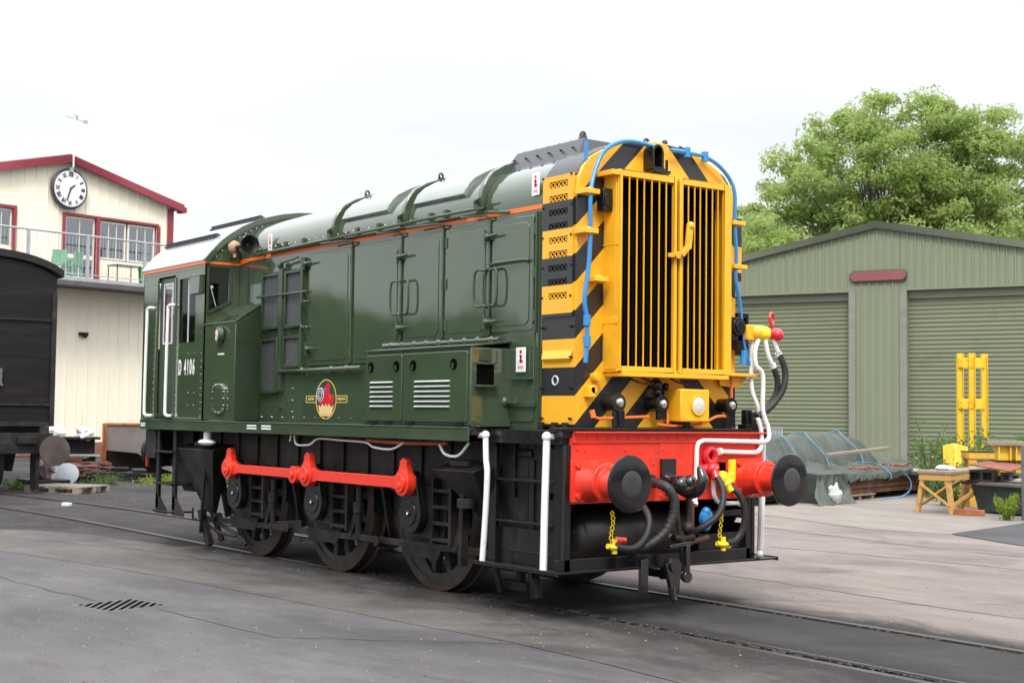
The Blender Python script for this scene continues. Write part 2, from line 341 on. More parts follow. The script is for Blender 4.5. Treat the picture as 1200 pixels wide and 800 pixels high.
CONC = ground_mat('concrete_apron', (.20,.178,.16), (.29,.258,.235), (.15,.135,.122), .5, .5, finec=.3)
A_DARK = ground_mat('tarmac_dark_patch', (.07,.07,.074), (.095,.095,.098), (.05,.05,.052), .3)
GRAV = ground_mat('cinder_gravel', (.04,.037,.04), (.085,.079,.081), (.035,.033,.035), .5, 1.5, (1,1,1), .9, .95, 1.0, finec=.6)

# ------------------------------------------------------------------ ground
g = MB(); g.add([(-500,-500,-.022),(500,-500,-.022),(500,500,-.022),(-500,500,-.022)], [(0,1,2,3)])
struct('ground', g, GRAV)
crack = [(-60,-15),(-30,-8),(-14,-4.6),(-10,-3.6),(-7.45,-3.03),(-5.73,-2.69),(-4.13,-2.45),(-2.39,-2.28),(-1.66,-2.2),(-.36,-2.07),(.53,-1.96),(1.36,-1.96),(2.1,-2.0),(6,-2.15),(30,-3.2)]
def jag(pts, amp, step=.35, seed=0):
    rnd = random.Random(seed); o = []
    for a, b in zip(pts, pts[1:]):
        d = math.hypot(b[0]-a[0], b[1]-a[1]); n = max(1, min(60, int(d/step)))
        for i in range(n):
            t = i/n; o.append((a[0]+(b[0]-a[0])*t, a[1]+(b[1]-a[1])*t+rnd.uniform(-amp, amp)))
    o.append(pts[-1]); return o
ck = jag(crack, .008)
g = MB(); g.prism([(x, y-.012) for x, y in ck]+[(30,-60),(-60,-60)], 'z', -.045, 0); struct('near_tarmac', g, A_NEAR)
gedge = [(-60,-13.5),(-30,-7.2),(-14,-3.9),(-10.24,-2.2),(-9.68,-1.72),(-8.78,-1.39),(-7.6,-1.25),(-6.9,-1.0),(-6.8,-.765)]
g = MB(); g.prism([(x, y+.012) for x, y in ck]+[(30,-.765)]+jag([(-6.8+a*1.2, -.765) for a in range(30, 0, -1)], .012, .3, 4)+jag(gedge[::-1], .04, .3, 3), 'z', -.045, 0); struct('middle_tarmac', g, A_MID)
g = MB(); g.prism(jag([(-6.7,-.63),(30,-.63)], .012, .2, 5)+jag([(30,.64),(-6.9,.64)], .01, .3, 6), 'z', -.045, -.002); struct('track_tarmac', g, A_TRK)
g = MB(); g.prism(jag([(-7.6,.79),(0,.79),(30,.79)], .01, .3, 8)+[(60,80),(-60,80),(-19,13),(-10,5)], 'z', -.045, 0); struct('yard_tarmac', g, A_FAR)
def sheet(pts, z): 
    q = MB(); q.add([(x, y, z) for x, y in pts], [tuple(range(len(pts)))]); return q
struct('concrete_apron', sheet(jag([(-14,11.2),(-9.5,10.4),(-7.44,9.0),(-5.87,8.56),(-4.64,8.22),(-3.54,8.5)], .05, .4, 9)+[(-3.9,10),(-4.3,11.5),(-4.6,13),(-3,20),(10,60),(-45,60)], .004), CONC)
struct('tarmac_patch', sheet(jag([(-3.5,8.52),(-1.9,7.8),(1,7.2)], .03, .4, 10)+[(5,12),(-2.9,20),(-4.55,13),(-4.25,11.5),(-3.85,10)], .008), A_DARK)
# rails: straight under the locomotive, curving a little to the left behind it
def roff(x): return -.5*((min(x, -10)+10)/7.6)**2 if x < -10 else 0
RAILT = mat('rail_top', (.06,.052,.048), .5, metal=.4, var=.4, vscale=8, stretch=(.2,3,1))
RAILS_ = mat('rail_side', (.035,.026,.022), .8, var=.4, vscale=6)
for sgn in (-1, 1):
    g = MB(); prof = [(-.035,0),(-.035,-.03),(-.012,-.045),(-.012,-.09),(.012,-.09),(.012,-.045),(.035,-.03),(.035,0)]
    xs = [-34+i*1.2 for i in range(54)]; K = len(prof)
    vs = [(x, sgn*.7525+p[0]+roff(x), p[1]+.001) for x in xs for p in prof]
    g.add(vs, [(i*K+k, i*K+(k+1)%K, (i+1)*K+(k+1)%K, (i+1)*K+k) for i in range(len(xs)-1) for k in range(K)])
    for i, f in enumerate(g.f): g.m[i] = 0 if i % K == K-1 else 1
    struct('rail', g, [RAILT, RAILS_])
    if sgn == -1:
        g = MB(); g.box(1.2, 30, -.60, -.56, -.06, .002); struct('check_rail', g, RAILT)
# tarred joints and cracks in the yard surface
TAR = mat('tar_joint', (.03,.028,.028), .7, var=.4, vscale=6)
for k, (pts, w) in enumerate((([(-6.2,1.9),(-2.0,2.3),(1.5,2.1),(7,2.6)], .012),([(-3.5,4.95),(-1.0,5.3),(4,5.6)], .02),([(-6.5,7.2),(-2.5,6.6),(3,6.4)], .015),([(-.5,.82),(.9,2.2),(1.8,4.0),(2.6,8)], .008),([(-7.4,-3.9),(-4.6,-3.75),(-2.95,-3.6)], .012),([(-2.25,-3.35),(-.5,-3.2),(.6,-2.0)], .008),([(-9.5,-2.6),(-6.9,-1.7),(-4.0,-1.3),(-1.5,-1.25)], .010))):
    jp = jag(pts, .03, .22, 40+k); q = MB(); rr = random.Random(k); ww = [w*rr.uniform(.4,1.2) for _ in jp]
    q.add([(x, y-a, .002) for (x, y), a in zip(jp, ww)]+[(x, y+a, .002) for (x, y), a in zip(jp, ww)], [(i, i+1, len(jp)+i+1, len(jp)+i) for i in range(len(jp)-1)])
    struct('tar_joint', q, TAR)
# drain grate
dg_ = empty('drain_grate', 'iron drain grate with slanting black slots set flush in the tarmac', 'drain', (-2.60, -3.52, 0), R(12))
q = MB(); w, h = .25, .27
q.box(-w, w, -h, h, -.03, .004); obj('grating', q, mat('iron_grate', (.10,.095,.094), .8, var=.3, spec=.1), dg_)
q = MB()
for a, b, c, d in ((-w-.02,w+.02,-h-.02,-h),(-w-.02,w+.02,h,h+.02),(-w-.02,-w,-h,h),(w,w+.02,-h,h)): q.box(a, b, c, d, -.03, .003)
obj('frame', q, mat('iron_frame', (.16,.15,.145), .8, var=.3, spec=.1), dg_)
dx, dy = math.cos(R(133)), math.sin(R(133)); q = MB()
for k in range(-6, 7):
    cx, cy = -dy*k*.062, dx*k*.062; ts = []
    for lim, c_, d_ in ((w-.02, cx, dx), (h-.02, cy, dy)): a, b = sorted(((-lim-c_)/d_, (lim-c_)/d_)); ts.append((a, b))
    t0, t1 = max(ts[0][0], ts[1][0]), min(ts[0][1], ts[1][1])
    if t1-t0 > .05:
        px, py = -dy*.015, dx*.015
        q.add([(cx+dx*t0+px, cy+dy*t0+py, .0055), (cx+dx*t0-px, cy+dy*t0-py, .0055), (cx+dx*t1-px, cy+dy*t1-py, .0055), (cx+dx*t1+px, cy+dy*t1+py, .0055)], [(0,1,2,3)])
obj('slots', q, DARK, dg_)  # flat dark strips stand in for the shade in the slots
q = MB(); rr = random.Random(21)
for i in range(1500):
    x = rr.uniform(-5, 5.5); y = -.70+rr.gauss(0, .07) if rr.random() < .8 else .72+rr.gauss(0, .06)
    if -.80 < y < -.70 or .70 < y < .80: y += .1*(-1 if rr.random() < .5 else 1)
    r = rr.choice((.005,.008,.012,.018)); a = rr.uniform(0, 6)
    q.add([(x+r*math.cos(a+k*1.57)*rr.uniform(.7,1.5), y+r*math.sin(a+k*1.57)*rr.uniform(.7,1.5), -.001) for k in range(4)]+[(x, y, r*rr.uniform(.4,.8))], [(0,1,4),(1,2,4),(2,3,4),(3,0,4)])
tag(obj('rail_grit', q, mat('oily_grit', (.03,.028,.027), .8, var=.4), smooth=0, weld=False), 'dark oily grit crumbled along both embedded rails', 'grit', kind='stuff')
q = MB(); rr = random.Random(33)
for i in range(4200):
    x = rr.uniform(-9, 7); y = rr.choice((rr.uniform(-6.5,-.9), rr.uniform(-6.5,-.9), rr.uniform(.9,9)))
    if x < -6.5 and -2.6 < y < -.8: continue
    r = rr.choice((.003,.004,.005,.007,.010)); a = rr.uniform(0, 6)
    q.add([(x+r*math.cos(a+k*1.57)*rr.uniform(.7,1.4), y+r*math.sin(a+k*1.57)*rr.uniform(.7,1.4), -.001) for k in range(4)]+[(x, y, r*rr.uniform(.4,.8))], [(0,1,4),(1,2,4),(2,3,4),(3,0,4)])
    q.m[-4:] = [i % 3]*4
tag(obj('yard_grit', q, [mat('grit_dark', (.05,.045,.042), .9, var=.4), mat('grit_pale', (.22,.20,.18), .9, var=.3), mat('grit_brown', (.12,.09,.07), .9, var=.4)], smooth=0, weld=False), 'fine loose grit and small chips scattered over the tarmac yard', 'grit', kind='stuff')
# loose stones on the cinders
q = MB(); rr = random.Random(3)
for i in range(5200):
    x = rr.uniform(-22, -7.0); y = rr.uniform(-4, 5)*(1 if x < -9 else .25)
    if y < -1.2 and x > -14+(-y-3.9)*1.5 and x > -10.3+(-y-2.2)*(-.0): continue
    if x > -9.8 and y < -.9: continue
    if abs(abs(y-roff(x))-.75) < .06: continue
    r = rr.choice((.006,.008,.012,.018)); z = -.024; a = rr.uniform(0, 6)
    q.add([(x+r*math.cos(a+k*1.57)*rr.uniform(.7,1.4), y+r*math.sin(a+k*1.57)*rr.uniform(.7,1.4), z) for k in range(4)]+[(x, y, z+r*rr.uniform(.6,1.2))], [(0,1,4),(1,2,4),(2,3,4),(3,0,4)])
tag(obj('loose_stones', q, mat('stone', (.10,.088,.08), .9, var=.5, vscale=9, spec=.1), smooth=0, weld=False), 'small grey and brown stones scattered over the cinder ground', 'stones', kind='stuff')

# ================================================================== LOCOMOTIVE
def clusters(mb, pad=.004):
    # separate pieces of one builder: connected components whose bounding boxes touch are kept together
    par = list(range(len(mb.v)))
    def find(i):
        while par[i] != i: par[i] = par[par[i]]; i = par[i]
        return i
    for f in mb.f:
        a = find(f[0])
        for j in f[1:]: par[find(j)] = a
    comp = {}
    for i, f in enumerate(mb.f): comp.setdefault(find(f[0]), []).append(i)
    items = []
    for fs in comp.values():
        vs = {j for i in fs for j in mb.f[i]}
        lo = [min(mb.v[j][k] for j in vs)-pad for k in range(3)]; hi = [max(mb.v[j][k] for j in vs)+pad for k in range(3)]
        items.append([fs, lo, hi])
    grp = list(range(len(items)))
    def g2(i):
        while grp[i] != i: i = grp[i]
        return i
    for i in range(len(items)):
        for j in range(i+1, len(items)):
            if all(items[i][1][k] <= items[j][2][k] and items[j][1][k] <= items[i][2][k] for k in range(3)): grp[g2(i)] = g2(j)
    res = {}
    for i, it in enumerate(items): res.setdefault(g2(i), []).extend(it[0])
    outl = []
    for fs in res.values():
        q = MB(); idx = {}
        for i in fs:
            nf = []
            for j in mb.f[i]:
                if j not in idx: idx[j] = len(q.v); q.v.append(mb.v[j])
                nf.append(idx[j])
            q.f.append(nf); q.m.append(mb.m[i])
        outl.append(q)
    return outl
LX = -3.9
LO = empty('locomotive', 'dark green shunting locomotive with black and yellow striped nose and red buffer beam', 'locomotive', (LX, 0, 0))
OFF = (-LX, 0, 0)
KEEP = {'side_frame','underframe','bonnet','cab_side','cab_front','cab_rear','buffer_beam','coupling_rod','running_plate','wasp_stripes','radiator_louvre','radiator_fin','stencil','label_plate','louvre_mesh','wheel_outline','warning_mark','emblem','fan_housing','cab_interior','roof_rainstrip','cab_roof_rim','lion','crank','guard_frame','radiator_box','nose_casing','cab_door','grating'}
def lp(name, mb, mats, bevel=0, **k):
    ps = [mb] if name in KEEP or len(mb.v) > 6000 else clusters(mb)
    os_ = [obj(name, q, mats, LO, OFF, bevel=bevel, **k) for q in ps]; return max(os_, key=lambda o: len(o.data.vertices))
def sub(name, mb, mats, par, bevel=0, **k):
    ps = [mb] if name in KEEP else clusters(mb)
    os_ = [obj(name, q, mats, par, None, bevel=bevel, **k) for q in ps]; return os_[0]
AX = [-2.09, -3.843, -5.596]; WR = .686
ARC = [(.876,3.25),(.873,3.33),(.855,3.42),(.815,3.505),(.74,3.59),(.62,3.66),(.45,3.725),(.25,3.775),(0,3.795)]
def arc_full(dz=0, grow=0): 
    L_ = [(y+grow, z+dz) for y, z in ARC]; return L_+[(-y, z) for y, z in L_[-2::-1]]
def arcz(y):
    y = abs(y)
    for (a, za), (b, zb) in zip(ARC, ARC[1:]):
        if b <= y <= a: return za+(zb-za)*(a-y)/(a-b)
    return 3.25
# frame
q = MB()
prof = [(-7.75,1.335),(-7.75,.95),(-7.3,.62),(-6.9,.62),(-6.55,.5)]
for a in AX[::-1]: prof += [(a-.62,.86),(a-.36,.80),(a-.28,.40),(a+.28,.40),(a+.36,.80),(a+.62,.86)]
prof += [(-1.1,.62),(-.25,.62),(-.03,.9),(-.03,1.335)]
for s in (-1, 1):
    a, b = (s*.93, s*.965); q.prism(prof, 'y', min(a,b), max(a,b))
    for i in range(16):     # stiffeners and rivets
        x = -7.2+i*.46; q.box(x-.008, x+.008, min(s*.965, s*.99), max(s*.965, s*.99), .90, 1.33)
    for x in [-7.0+i*.11 for i in range(60)]: q.cyl((x, s*.963, 1.30), (x, s*.975, 1.30), .010, n=6)
lp('side_frame', q, BLACK_D, .004)
q = MB()
q.box(-7.5, -.4, -.62, .62, .80, 1.36); q.box(-7.6, -.1, -.9, .9, 1.2, 1.35)  # dark belly boxes put in to block light between the frames
for a in AX: q.cyl((a, -.95, WR), (a, .95, WR), .09, n=16); q.box(a-.25, a+.25, -.5, .5, .32, .9)
for a in (-2.96, -4.72): q.box(a-.12, a+.12, -.9, .9, .62, .9)
lp('underframe', q, DARK)
# wheels
WHEELC = mat('wheel_centre_grey', (.03,.029,.028), .5, var=.3, dirt=(.07,.055,.045), damt=.4, dscale=5)
def wheel_mb(s):
    t = MB(); t.lathe_closed([(.60,-.065),(.686,-.055),(.686,.05),(.712,.065),(.712,.075),(.60,.075)] if s < 0 else [(.60,.065),(.686,.055),(.686,-.05),(.712,-.065),(.712,-.075),(.60,-.075)], (0,0,0), (0,1,0), 56)
    c = MB(); c.lathe_closed([(.535,-.05),(.602,-.05),(.602,.05),(.535,.05)], (0,0,0), (0,1,0), 48)
    c.lathe([(.0,-.08),(.13,-.08),(.16,-.05),(.16,.06),(0,.06)], (0,0,0), (0,1,0), 28)
    for k in range(13):
        a = 2*math.pi*k/13+.2; d = Vector((math.cos(a), 0, math.sin(a)))
        p = Vector((-d.z, 0, d.x))
        for u in (1,):
            c.add([d*.13-p*.05+Vector((0,-.035,0)), d*.13+p*.05+Vector((0,-.035,0)), d*.545+p*.032+Vector((0,-.035,0)), d*.545-p*.032+Vector((0,-.035,0)),
                   d*.13-p*.05+Vector((0,.035,0)), d*.13+p*.05+Vector((0,.035,0)), d*.545+p*.032+Vector((0,.035,0)), d*.545-p*.032+Vector((0,.035,0))],
                  [(3,2,1,0),(4,5,6,7),(0,1,5,4),(1,2,6,5),(2,3,7,6),(3,0,4,7)])
    seg = [(math.cos(a)*.55, math.sin(a)*.55) for a in [R(248+i*6) for i in range(13)]]
    c.prism(seg, 'y', -.055, -.03)
    return t.mesh('tyre', STEELW), c.mesh('wheel_centre', WHEELC)
WM = {s: wheel_mb(s) for s in (-1, 1)}
for a in AX:
    for s in (-1, 1):
        w = obj('wheel', WM[s][1], None, LO, (a-LX, s*.7825, WR)); w.rotation_euler = (0, random.uniform(0, 3), 0)
        obj('tyre', WM[s][0], None, w)
# axlebox guides, springs, brake gear
q = MB()
for a in AX:
    for s in (-1, 1):
        y0, y1 = sorted((s*.966, s*1.05)); b = a+.36
        q.box(b-.16, b-.12, y0, y1, .44, 1.0); q.box(b+.12, b+.16, y0, y1, .44, 1.0)
        for z in (.46,.60,.74,.88): q.box(b-.12, b+.12, y0, y1-.02 if s > 0 else y1, z, z+.03)
        q.box(a-.2, a+.2, y0, y1, .48, .92)
        q.cyl((b+.3, s*1.0, .35), (b+.3, s*1.0, .85), .03, n=8); q.cyl((b+.3, s*1.0, .62), (b+.3, s*1.0, .72), .055, n=10)
        for zz in range(6): q.box(a-.34+zz*.012, a+.34-zz*.012, *sorted((s*.97, s*1.02)), .40-zz*.02, .417-zz*.02)
lp('axlebox', q, BLACK_D, .003)
q = MB()
for s in (-1, 1):
    y = s*1.0
    q.bar((-6.75, y, .34), (-1.0, y, .42), .025, .06); q.bar((-5.2, y-.03*s, .36), (-4.3, y, .44), .03, .07)
    for a in AX:
        q.bar((a-.66, y, .95), (a-.70, y*.86, .38), .03, .08); q.bar((a-.74, s*.78, .95), (a-.70, s*.78, .40), .11, .07)
        q.cyl((a-.70, y-.05*s, .38), (a-.70, y+.05*s, .38), .045, n=12)
        q.bar((a+.52, y, .40), (a+.64, y, .62), .04, .07)
    q.tube([(-6.7, y, .34), (-6.3, y, .22), (-5.8, y, .2)], .018); q.bar((-6.7, y, .30), (-6.95, y, .32), .02, .02); q.bar((-6.95, y, .32), (-6.95, y, .44), .02, .02)
    q.tube([(-5.6, y*.98, .12),(-5.75, y*.98, .2),(-6.4, y*.98, .32)], .02)
    q.box(-1.15, -.75, *sorted((s*.78, s*.86)), .13, .2); q.bar((-.9, s*.8, .5), (-.9, s*.8, .16), .06, .05)
lp('brake_rigging', q, BLACK_D, .003)
# cranks and rods (both sides)
PIN = .265
for s in (-1, 1):
    for a in AX:
        poly = [(a+.175*math.cos(t), WR+.175*math.sin(t)) for t in [R(180+i*12) for i in range(16)]]+[(a+.105*math.cos(t), WR+PIN+.105*math.sin(t)) for t in [R(i*15) for i in range(13)]]
        q = MB(); q.prism(poly, 'y', *sorted((s*1.06, s*1.135))); q.cyl((a, s*.97, WR), (a, s*1.145, WR), .11, n=24); q.cyl((a, s*1.145, WR), (a, s*1.155, WR), .03, n=16)
        c = lp('crank', q, BLACK, .006)
        q = MB(); q.cyl((a, s*1.15, WR), (a, s*1.158, WR), .012, n=8); sub('centre_mark', q, WHITE, c)
    q = MB(); z = WR+PIN; y0, y1 = sorted((s*1.15, s*1.205)); yo = s*1.205
    for i, a in enumerate(AX):
        q.cyl((a, s*1.14, z), (a, s*1.225, z), .115, n=28); q.cyl((a, s*1.22, z), (a, s*1.25, z), .08, n=24); q.cyl((a+.01, s*1.24, z-.02), (a+.01, s*1.265, z-.02), .025, n=8)
        q.prism([(a-.09,z+.06),(a+.09,z+.06),(a+.05,z+.16),(a+.055,z+.185),(a+.03,z+.20),(a+.012,z+.215),(a-.012,z+.215),(a-.03,z+.20),(a-.055,z+.185),(a-.05,z+.16)], 'y', y0-.004, y1+.004)
        q.prism([(a+.09,z+.07),(a+.20,z+.05),(a+.20,z-.05),(a+.09,z-.07)] if i else [(a-.2,z+.05),(a-.09,z+.07),(a-.09,z-.07),(a-.2,z-.05)], 'y', y0+.001, y1-.001)
    q.box(AX[1]+.08, AX[0]-.08, y0+.006, y1-.006, z-.05, z+.05)
    q.box(AX[2]+.08, AX[1]-.30, y0+.006, y1-.006, z-.045, z+.045); q.box(AX[1]-.34, AX[1]-.1, y0+.01, y1-.01, z-.06, z+.06)
    q.cyl((AX[1]-.27, s*1.145, z-.01), (AX[1]-.27, s*1.222, z-.01), .085, n=20); q.cyl((AX[1]-.27, s*1.22, z-.01), (AX[1]-.27, s*1.245, z-.01), .04, n=8)
    lp('coupling_rod', q, RED, .004)
# running plate and valances
q = MB(); q.box(-7.87, -.965, -1.285, 1.285, 1.385, 1.44); q.box(-.965, .03, -1.12, 1.12, 1.385, 1.44); q.box(-.965, .0, -1.115, 1.115, 1.33, 1.436); q.box(-.10, .055, -1.16, 1.12, 1.436, 1.462)
for x in [-.9+i*.11 for i in range(8)]: q.cyl((x, -1.115, 1.37), (x, -1.123, 1.37), .009, n=6)
lp('running_plate', q, BLACK, .004)
for s in (-1, 1):
    q = MB(); q.box(-7.87, -.968, *sorted((s*1.286, s*1.30)), 1.338, 1.447); q.box(-7.87, -.968, *sorted((s*1.24, s*1.306)), 1.441, 1.452)
    v = lp('valance', q, GREEN, .003)
    if s < 0:
        q = MB()
        rr = random.Random(2)
        for x0, z0 in ((-7.84,1.395),(-7.84,1.37),(-4.97,1.405),(-4.97,1.378),(-4.64,1.405),(-4.64,1.378)):
            x = x0
            while x < x0+(.14 if x0 < -7 else .2):
                w = rr.choice((.012,.018,.022)); q.box(x, x+w, -1.3035, -1.2995, z0, z0+.016); x += w+.007
        sub('stencil', q, WHITE, v)
# buffer beams
def rivets(q, pts, r=.012, d=.012):
    for p in pts: q.lathe([(r,0),(r*.85,d*.6),(r*.4,d)], p, (1,0,0), 8)
q = MB(); q.box(.0, .03, -1.045, 1.045, .885, 1.436); q.box(.028, .042, -1.035, 1.035, 1.345, 1.432); q.box(.03, .09, -1.035, 1.035, 1.422, 1.434)
rivets(q, [(.042, -1.0+i*.105, 1.385) for i in range(20)]+[(.03, -.98, 1.30),(.03,-.91,1.29),(.03,-.5,1.29),(.03,-.1,1.3),(.03,.1,1.18),(.03,-.05,1.19),(.03,-.2,1.18),(.03,.2,1.18)]+[(.03,.3,.93+i*.07) for i in range(5)]+[(.03,-.12,.93+i*.1) for i in range(3)]+[(.03,-1.01+i*.5,.92) for i in range(5)])
q.box(.03, .036, -.13, .30, .9, 1.34)
BB = lp('buffer_beam', q, RED, .004)
q = MB()
for y in (-.715, .56): q.box(.029, .034, y-.045, y+.045, 1.08, 1.185)
sub('lamp_slot', q, DARK, BB)
q = MB(); q.box(-7.9, -7.885, -1.2, 1.2, .885, 1.436); lp('buffer_beam', q, RED)
q = MB(); q.box(-7.884, -7.83, -1.19, 1.19, .89, 1.335); lp('end_stretcher', q, BLACK_D)
for xs, dr in ((0.03, 1), (-7.9, -1)):
    for s in (-1, 1):
        c = (xs, s*.864, 1.055)
        q = MB()
        q.prism([(s*.864-.19,.90),(s*.864+.17,.90),(s*.864+.17,1.215),(s*.864-.19,1.215)], 'x', *sorted((xs, xs+dr*.025)))
        q.lathe([(.165,.02),(.15,.05),(.135,.08),(.13,.20),(.15,.205),(.15,.225),(.112,.235),(.108,.40),(.1,.42)], c, (dr,0,0), 32)
        for a_, b_ in ((-.14,-.11),(.14,-.11),(-.14,.12),(.14,.12)): q.cyl((xs+dr*.02, c[1]+a_*.95, c[2]+b_), (xs+dr*.05, c[1]+a_*.95, c[2]+b_), .025, n=6)
        q.box(*sorted((xs+dr*.23, xs+dr*.40)), c[1]-.03, c[1]+.03, c[2]+.095, c[2]+.118)
        b = lp('buffer', q, RED, .003)
        q = MB(); q.lathe([(.06,.40),(.10,.42),(.185,.447),(.208,.458),(.214,.468),(.208,.478),(.17,.487),(.09,.494),(.0,.496)], c, (dr,0,0), 48)
        h = sub('buffer_head', q, CAST, b)
        q = MB(); q.lathe([(.098,.4935),(.09,.4968),(.02,.4985),(.008,.4975)], c, (dr,0,0), 28); sub('worn_centre', q, CAST2, h)
# coupling hook and links
q = MB(); q.box(.03, .06, -.13, .02, 1.06, 1.22); q.box(.04, .14, -.10, -.04, .98, 1.06)
q.tube([(.03,-.06,1.06),(.14,-.05,1.03),(.24,-.03,.97),(.33,-.01,.985),(.38,0,1.06),(.36,0,1.13),(.345,0,1.17)], lambda t: .055-.035*max(0, t-.55)/.45, 12)
q.ball((.2,-.06,1.02), .075); q.ball((.25,-.01,1.04), .06)
HK = lp('coupling_hook', q, BLACK_G)
q = MB()
q.tube([(.16,-.11,1.08),(.16,-.09,.93),(.17,-.06,.75),(.18,-.05,.62)], .02); q.tube([(.16,.05,1.02),(.17,.05,.85),(.18,.03,.62)], .022)
q.cyl((.18,-.12,.60),(.18,.09,.60),.032, n=12); q.cyl((.18,-.03,.62),(.2,-.02,.34),.03, n=12); q.ball((.2,.02,.68),.05)
q.bar((.28,-.25,.46),(.28,-.24,.3),.06,.03); q.ball((.28,-.25,.42), .05)
sub('screw_link', q, BLACK_D, HK)
q = MB(); q.prism([(-.32,.42),(-.27,.46),(-.20,.46),(-.15,.42),(-.17,.27),(-.175,.20),(-.21,.165),(-.25,.19),(-.27,.27)], 'x', .27, .31); q.cyl((.25,-.235,.41),(.33,-.235,.41),.05,n=16)
q.box(.27,.31,-.10,-.06,.34,.56); q.cyl((.27,-.08,.31),(.31,-.08,.31),.045,n=16); q.bar((.29,-.27,.55),(.29,-.03,.57),.03,.03); q.bar((.22,-.47,.46),(.22,-.47,.2),.07,.04)
q.tube([(.29,-.24,.24),(.29,-.23,.16),(.29,-.21,.14)], .028)
sub('hanging_link', q, BLACK_G, HK, .004)
# front lower framework
q = MB(); q.box(-.02, .03, -1.16, .90, .36, .47); q.box(-.02,.03,.85,.905,.36,.89); q.box(-.02,.02,.35,.87,.74,.79); q.box(-.02,.03,-1.10,-1.04,.36,1.33); q.box(-.06,-.02,.35,.87,.45,.60)
q.box(-.3, .03, .85, 1.12, .355, .375); q.box(.03,.05,-1.15,.90,.36,.38)
lp('guard_frame', q, BLACK, .004)
q = MB(); q.lathe([(.02,-.03),(.12,-.015),(.2,.03),(.225,.08),(.225,1.15),(.2,1.20),(.12,1.245),(.02,1.26)], (-.32,-.83,.60), (0,1,0), 36)
lp('air_reservoir', q, mat('reservoir', (.022,.018,.016), .4, var=.4, dirt=(.06,.042,.032), damt=.4))
# front corner steps, both sides
for s in (-1, 1):
    y0 = s*1.04; Y = lambda a, b: sorted((s*a, s*b))
    q = MB()
    q.box(-.895, -.80, *Y(1.02,1.06), .38, 1.34); q.box(-.06, .02, *Y(1.02,1.06), .38, 1.34); q.box(-.80, -.02, *Y(.99,1.02), .38, .66)
    for z in (1.03, .70): q.box(-.80, -.06, *Y(1.0,1.07), z, z+.02); 
    q.box(-.9, .16, *Y(.98, 1.31), .362, .378); q.box(-.9,.16,*Y(1.30,1.312),.352,.385); q.bar((-.4,s*1.0,.36),(-.36,s*.98,.12),.08,.05) if s < 0 else q.box(-.4,-.3,.98,1.0,.33,.362)
    q.box(-.74,-.12,*Y(.995,1.045),.48,.486)
    q.cyl((-.45, s*.97, 1.2), (-.45, s*.97, .5), .035, n=10); q.cyl((-.45, s*.95, 1.25), (-.62, s*.95, 1.25), .04, n=10)
    q.box(-.25,-.1,*Y(.95,1.0),.95,1.3)
    q.v = [(x-.11 if x < -.5 else x-.09, math.copysign(abs(y)-.11, y) if abs(y) > 1.1 else y, z) for x, y, z in q.v]
    lp('front_steps', q, BLACK, .004)
    q = MB(); q.tube([(-.80,s*1.29,1.385),(-.712,s*1.30,1.392)], .022, sm=False); q.ball((-.705,s*1.30,1.39), .036); q.tube([(-.704,s*1.30,1.39),(-.68,s*1.31,1.2),(-.655,s*1.315,1.09),(-.672,s*1.31,.85),(-.70,s*1.305,.6),(-.728,s*1.30,.385)], .024)
    q.v = [(x-.19, y-s*.12, z) for x, y, z in q.v]; lp('step_handrail', q, WHITE)
    q = MB(); q.tube([(.045,s*1.06,1.385),(.055,s*1.29,1.392)], .022, sm=False); q.ball((.055,s*1.30,1.392), .038); q.tube([(.055,s*1.30,1.39),(.045,s*1.305,.9),(.028,s*1.30,.385)], .028, sm=False); q.ball((.12,s*1.2,.40),.03)
    q.v = [(x-.15, y-s*.12, z) for x, y, z in q.v]; lp('step_handrail', q, WHITE)
# rear cab steps
for s in (-1, 1):
    Y = lambda a, b: sorted((s*a, s*b))
    q = MB()
    for x in (-7.47, -6.99):
        q.box(x-.025, x+.055, *Y(1.20,1.235), .42, 1.335); q.prism([(x-.02,.62),(x+.06,.55),(x+.28,.40),(x+.28,.36),(x-.02,.36)], 'y', *Y(1.21,1.235))
    for z in (1.07, .70, .38): q.box(-7.47, -6.95, *Y(1.0,1.28), z, z+.022)
    q.box(-7.8,-7.5,*Y(1.0,1.25),1.0,1.33); q.box(-7.47,-6.95,*Y(1.0,1.02),.7,1.33)
    lp('cab_steps', q, BLACK_D, .003)
# sand boxes
def sandbox(x0, x1, xb0, xb1, zt, zb, s, nm='sand_box'):
    a, b = s*.975, s*1.22; c = s*1.02
    q = MB(); P = [(x0,a,zt),(x1,a,zt),(x1,b,zt-.07),(x0,b,zt-.07)]
    q.hexa([(xb0,a,zb),(xb1,a,zb),(xb1,c,zb),(xb0,c,zb)]+P)
    q.box((x0+x1)/2-.15, (x0+x1)/2+.12, *sorted((s*1.02,s*1.14)), zt-.04, zt+.015); q.cyl(((xb0+xb1)/2,s*1.0,zb+.03),((xb0+xb1)/2+.1,s*.9,.10),.03)
    return lp(nm, q, BLACK_D, .008)
for s in (-1, 1):
    sandbox(-7.02, -5.98, -6.55, -6.35, 1.20, .42, s); sandbox(-1.62, -1.02, -1.2, -1.08, 1.16, .72, s)
    q = MB(); q.bar((-1.32,s*1.08,.95),(-1.34,s*1.08,.30),.07,.05); q.bar((-6.5,s*1.1,.45),(-6.35,s*1.05,.06),.08,.06); q.bar((-6.3,s*1.15,.95),(-6.42,s*1.14,.2),.03,.03); q.cyl((-1.25,s*1.1,.78),(-1.25,s*1.1,.86),.09)
    lp('sand_pipe', q, BLACK_D, .004)
q = MB(); q.cyl((-6.15,-1.2,1.22),(-6.15,-1.2,1.33),.045,n=16); q.ball((-6.12,-1.22,1.215), .13, (1.4,.6,.28)); q.ball((-6.78,-1.05,.82), .075, (.7,1,1))
